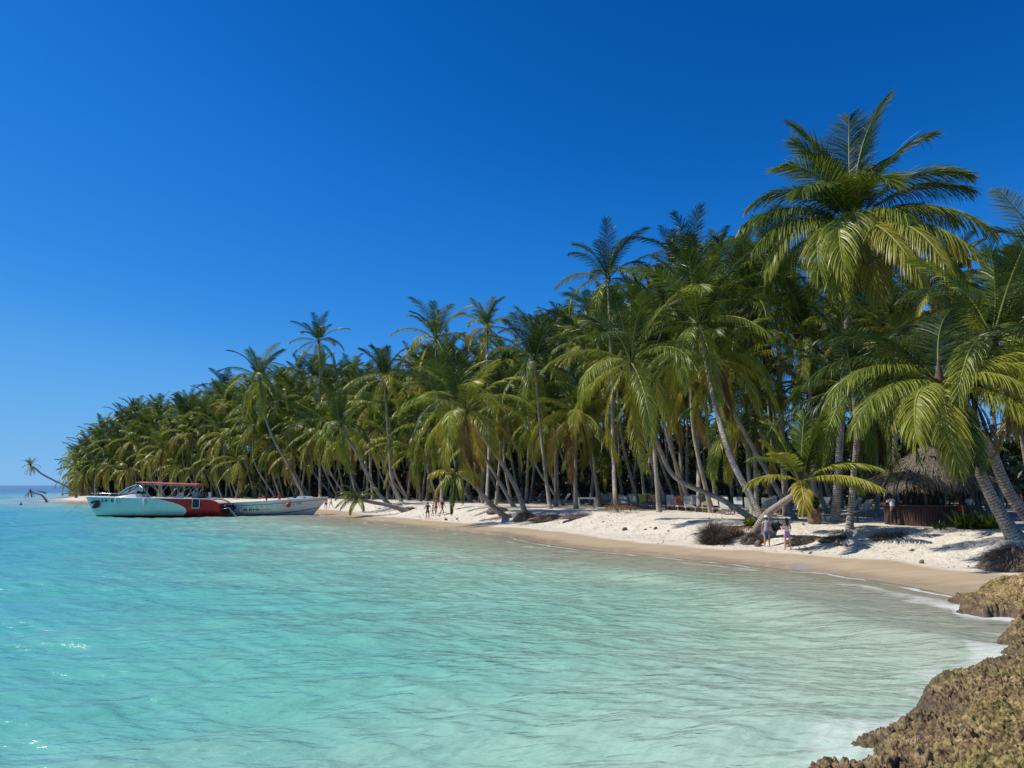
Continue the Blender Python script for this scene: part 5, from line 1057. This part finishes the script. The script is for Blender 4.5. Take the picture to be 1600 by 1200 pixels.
g1 = at(76, 779, 162); palm([Vector((g1.x, 162, -.1)), at(66, 774.5, 161.6), at(55, 770.5, 161.3), at(47, 767.5, 161)], 'dead palm toppled over the sea at the far left with black hanging fronds', dead_, scale=.62, rz=0, r0=.22, r1=.16, near=True, upright=1)
for i, (a_, b__, lb) in enumerate((((72, 771, 215), (58, 767, 214), 'bare grey log sticking up from the sea beyond the sand spit'), ((128, 770.5, 176), (98, 771.5, 175), 'long dark log lying on the far sand spit'))):
    m_ = MB(); q0, q1 = at(*a_), at(*b__); q0.z = max(q0.z, .1); m_.tube([q0-q1, (q0-q1)*.5+Vector((0, 0, .15)), Vector((0, 0, 0))], [.24, .19, .10], 8); o = m_.build('driftwood_log', GROOT, None, True, loc=q1); tag(o, lb, 'log')
r = random.Random(3)
for i, (px, py, s_, lb) in enumerate(((976, 829, .16, 'dark coconut husk on the pale sand below the sun loungers'), (697, 813, .14, 'small dark coconut at the edge of the wet sand near the walkers'), (714, 812, .10, 'smaller dark husk just right of the coconut near the walkers'), (1308, 852, .17, 'dark coconut husk on the sand right of the woman in white'), (1024, 827, .12, 'small dark husk on the sand below the middle of the lounger row'), (1322, 854, .10, 'smallest husk among the debris below the thin root bank'), (1184, 853, .2, 'dark driftwood knot beside the person in blue shorts'), (1440, 880, .10, 'little dark husk on the sand before the hut'))):
    m_ = MB(); m_.ball((0, 0, 0), s_, 10, 8, sc3=(1.3, 1, .8)); m_.ball((s_*.8, .02, -.02), s_*.5, 8, 6); o = m_.build('coconut_husk', ROOT, None, True, loc=ground_at(px, py)+Vector((0, 0, s_*.5)), rot=(r.random(), r.random(), r.random()*6)); tag(o, lb, 'coconut husk')
# chips of husk, bark and dry seagrass strewn over the berm
r_ = np.random.default_rng(12); n_d = 30000; dx_ = r_.uniform(-40, 34, n_d); dy_ = r_.uniform(24, 110, n_d); zz_d, ss_ = land_h(dx_, dy_)
pr = (np.exp(-((ss_-5.2)/.9)**2)*.55+np.exp(-((ss_-8.0)/1.6)**2)*.9+(ss_ > 7)*.22)*smooth(.40, .62, fbm(dx_*.5, dy_*.35, 3, 66))*(ss_ > 3.6); kp = r_.random(n_d) < pr; dx_, dy_, zz_d = dx_[kp], dy_[kp], zz_d[kp]; m__ = len(dx_)
a_ = r_.random(m__)*6.283; L_ = r_.lognormal(-2.5, .6, m__).clip(.03, .42); W_ = L_*r_.uniform(.15, .6, m__); c_ = np.stack([dx_, dy_, zz_d+.02], 1)
u_ = np.stack([np.cos(a_), np.sin(a_), r_.normal(0, .25, m__)], 1)*L_[:, None]/2; v_ = np.stack([-np.sin(a_), np.cos(a_), r_.normal(0, .4, m__)], 1)*W_[:, None]/2; hh = np.array([0, 0, 1])*(W_*.6)[:, None]
dv = np.stack([c_-u_, c_-v_, c_+u_, c_+v_, c_+hh], 1).reshape(-1, 3); b5 = np.arange(m__)[:, None]*5; dq = np.concatenate([b5+np.array([[0, 1, 4]]), b5+np.array([[1, 2, 4]]), b5+np.array([[2, 3, 4]]), b5+np.array([[3, 0, 4]])])
tag(np_mesh('beach_debris', dv, dq, simple('bark chips', (.17, .125, .085), .9, .5, scale=.8)), 'dark husk chips and dry seagrass strewn over the berm', kind='stuff')
# a dry fallen frond on the bank
v_, q_, t_, mi_ = frond_geo(np.random.default_rng(6), 3.4, R(205), R(14), R(22), 44, 2, .8, .07, 1.0, 0, .9, (0, 0)); o = np_mesh('dry_palm_frond', v_, q_, [LEAF, RACH], attrs={'tint': t_}, loc=ground_at(1002, 801)+Vector((0, 0, .35))); tag(o, 'dry dark palm frond lying on the bank in front of the lounger row', 'palm frond')
v_, q_, t_, mi_ = frond_geo(np.random.default_rng(7), 2.6, R(170), R(6), R(12), 40, 2, .6, .06, 1.0, 0, .9, (0, 0)); o = np_mesh('dry_palm_frond', v_, q_, [LEAF, RACH], attrs={'tint': t_}, loc=ground_at(1190, 832)+Vector((0, 0, .25))); tag(o, 'dry palm frond caught behind the crossed trunks', 'palm frond')
bg_ = empty('bag', ground_at(1215, 829)+Vector((0, .2, 0))); tag(bg_, 'black bag left on the bank behind the two bathers', 'bag'); m_ = MB(); m_.box((0, 0, .22), (.55, .3, .42), bev=.12); m_.build('bag_body', DARK, bg_, True); m_ = MB(); m_.tube([(-.18, 0, .4), (-.1, 0, .6), (.1, 0, .6), (.18, 0, .4)], .02); m_.build('strap', DARK, bg_, True)

# ================================================================== thatched huts
THATCH = simple('dry thatch', (.18, .15, .11), .95, .4, scale=7, bmp=.6); POST = simple('dark post wood', (.13, .085, .06), .85, .3, scale=6, bmp=.4); SLAT = simple('dark red bamboo slats', (.075, .038, .032), .8, .35, scale=5, bmp=.3)
def thatch_roof(root, rx, ry, z0, z1, n, seed, name='roof'):
    r = np.random.default_rng(seed); nu = 40; th = np.linspace(0, 2*math.pi, nu, endpoint=False); sq = lambda t: 1/np.maximum(np.abs(np.cos(t)), np.abs(np.sin(t)))**.45
    rings = [(1.0, z0), (.66, z0+(z1-z0)*.36), (.33, z0+(z1-z0)*.70), (.03, z1)]
    V = np.concatenate([np.stack([np.cos(th)*rx*f*sq(th), np.sin(th)*ry*f*sq(th), np.full(nu, z)], 1) for f, z in rings]); idx = np.arange(nu*4).reshape(4, nu)
    Q = np.stack([idx[:-1], np.roll(idx, -1, 1)[:-1], np.roll(idx, -1, 1)[1:], idx[1:]], -1).reshape(-1, 4); ro = np_mesh(name, V, Q, THATCH, root)
    f = np.sqrt(r.random(n))*1.0+.03; t = r.random(n)*6.283; zz2 = np.interp(1-f, [0, .34, .67, .97], [z0, z0+(z1-z0)*.36, z0+(z1-z0)*.70, z1]); R_ = sq(t)
    p = np.stack([np.cos(t)*rx*f*R_, np.sin(t)*ry*f*R_, zz2+.04], 1); sl = (z1-z0)/rx; d = np.stack([np.cos(t), np.sin(t), np.full(n, -sl)], 1)+r.normal(0, .22, (n, 3)); d /= np.linalg.norm(d, axis=1)[:, None]
    wv = np.stack([-np.sin(t), np.cos(t), 0*t], 1)+r.normal(0, .3, (n, 3)); L_ = r.uniform(.35, .8, n); w_ = r.uniform(.03, .08, n); rows = []
    for q in range(3): ww = (w_*(1-.35*q))[:, None]; rows.append(np.stack([p-wv*ww/2, p+wv*ww/2], 1)); d = d+np.stack([0*t, 0*t, np.where(f > .9, -.5, -.12)], 1); d /= np.linalg.norm(d, axis=1)[:, None]; p = p+d*(L_/2)[:, None]
    base = np.arange(n)[:, None]*6+np.arange(2)[None]*2; np_mesh('thatch_fringe', np.stack(rows, 1).reshape(-1, 3), np.stack([base, base+1, base+3, base+2], -1).reshape(-1, 4), THATCH, ro)
gh = ground_at(1428, 824); gh = Vector((at(1452, 760, gh.y+3.2).x, gh.y+3.2, H(at(1452, 760, gh.y+3.2).x, gh.y+3.2))); hut = empty('beach_bar', gh+Vector((0, 0, -.02))); tag(hut, 'thatched beach bar with dark slatted counter under the palms at right', 'beach bar')
thatch_roof(hut, 3.1, 2.9, 2.35, 4.5, 5600, 1)
for k in range(8):
    a = k/8*6.283+.2; m_ = MB(); m_.tube([(2.25*math.cos(a), 2.1*math.sin(a), -.2), (2.25*math.cos(a)+.03, 2.1*math.sin(a), 1.4), (2.25*math.cos(a), 2.1*math.sin(a), 2.75)], .075, 8); m_.build('post', POST if k != 6 else SLAT, hut, True)
m_ = MB(); cnt_ = 110
for k in range(cnt_):
    a = k/cnt_*6.283; m_.box((2.42*math.cos(a), 2.25*math.sin(a), .52+.02*math.sin(k*1.7)), (.035, .11, 1.06), Matrix.Rotation(a, 3, 'Z'))
m_.build('slatted_counter', SLAT, hut); m_ = MB(); n_ = 48; v = []
for k in range(n_): a = k/n_*6.283; v += [(2.15*math.cos(a), 2.0*math.sin(a), 1.08), (2.62*math.cos(a), 2.45*math.sin(a), 1.08), (2.62*math.cos(a), 2.45*math.sin(a), 1.14), (2.15*math.cos(a), 2.0*math.sin(a), 1.14)]
m_.add(v, [(k*4+j, k*4+(j+1) % 4, ((k+1) % n_)*4+(j+1) % 4, ((k+1) % n_)*4+j) for k in range(n_) for j in range(4)]); m_.build('countertop', POST, hut)
m_ = MB(); m_.box((0, .6, 1.2), (2.2, .3, 2.4), bev=.02); 
for z_ in (1.2, 1.6, 2.0): m_.box((0, .42, z_), (2.1, .25, .03))
m_.build('bar_shelf', POST, hut)
BOT = [simple('clear bottle', (.45, .48, .45), .1, .1, bmp=0), simple('green bottle', (.04, .16, .06), .1, .1, bmp=0), simple('amber bottle', (.30, .13, .03), .1, .1, bmp=0)]
for k in range(14):
    m_ = MB(); m_.lathe([(.04, 0), (.042, .16), (.016, .22), (.016, .30)], 8); o = m_.build('bottle', BOT[k % 3], None, True, loc=hut.location+Vector((-.9+.14*k, .38, 1.62 if k % 2 else 1.22))); tag(o, ['clear', 'green', 'amber'][k % 3]+' bottle on the shelves inside the beach bar', 'bottle', ['clear', 'green', 'amber'][k % 3]+' bottles inside the beach bar')
m_ = MB(); v = []
for i in range(5):
    for k in range(6): v.append((-.02+.42*k/5-.2, [-2.12, -2.48, -2.50, -2.51, -2.52][i]+.012*math.sin(k*2+i), [1.165, 1.165, 1.08, .98, .88][i]-.03*abs(k-2.5)/2.5*(i == 4)))
m_.add(v, [(i*6+k, i*6+k+1, (i+1)*6+k+1, (i+1)*6+k) for i in range(4) for k in range(5)]); o = m_.build('red_cloth', cloth('bright red', (.75, .02, .015)), None, True, loc=hut.location+Vector((.25, .02, .0))); o.modifiers.new('thick', 'SOLIDIFY').thickness = .012; tag(o, 'bright red cloth hanging over the bar counter', 'cloth')
person(hut.location+Vector((1.55, -1.05, 0)), R(15), 'barman in a white shirt standing behind the counter of the beach bar', 'dark', 1.75, top=WHT, bottom=BLK, trousers=True)
# a shoulder bag across the back of the customer
# two more roofs deeper under the palms
for (px, py, rx, lb) in ((1585, 806, 2.8, 'second thatched hut in the shade at the right edge'), (948, 778, 3.6, 'low thatched shelter deep in the shade behind the white table')):
    g_ = ground_at(px, py); h2 = empty('thatched_hut', g_+Vector((0, 5, 0))); tag(h2, lb, 'hut'); thatch_roof(h2, rx, 2.6, 2.1, 3.9, 2200, int(px))
    for k in range(6): a = k/6*6.283+.3; m_ = MB(); m_.tube([(rx*.78*math.cos(a), 2.0*math.sin(a), -.2), (rx*.78*math.cos(a), 2.0*math.sin(a), 2.4)], .07, 8); m_.build('post', POST, h2, True)
g_ = ground_at(1017, 788); lp = empty('lamp_post', g_); tag(lp, 'slim grey lamp post among the trunks behind the lounger row', 'lamp post'); m_ = MB(); m_.tube([(0, 0, -.2), (0, 0, 3.6)], [.05, .035], 8); m_.build('post', GREY, lp, True); m_ = MB(); m_.box((0, -.1, 3.65), (.55, .3, .09), bev=.03); m_.build('lamp_head', GREY, lp)
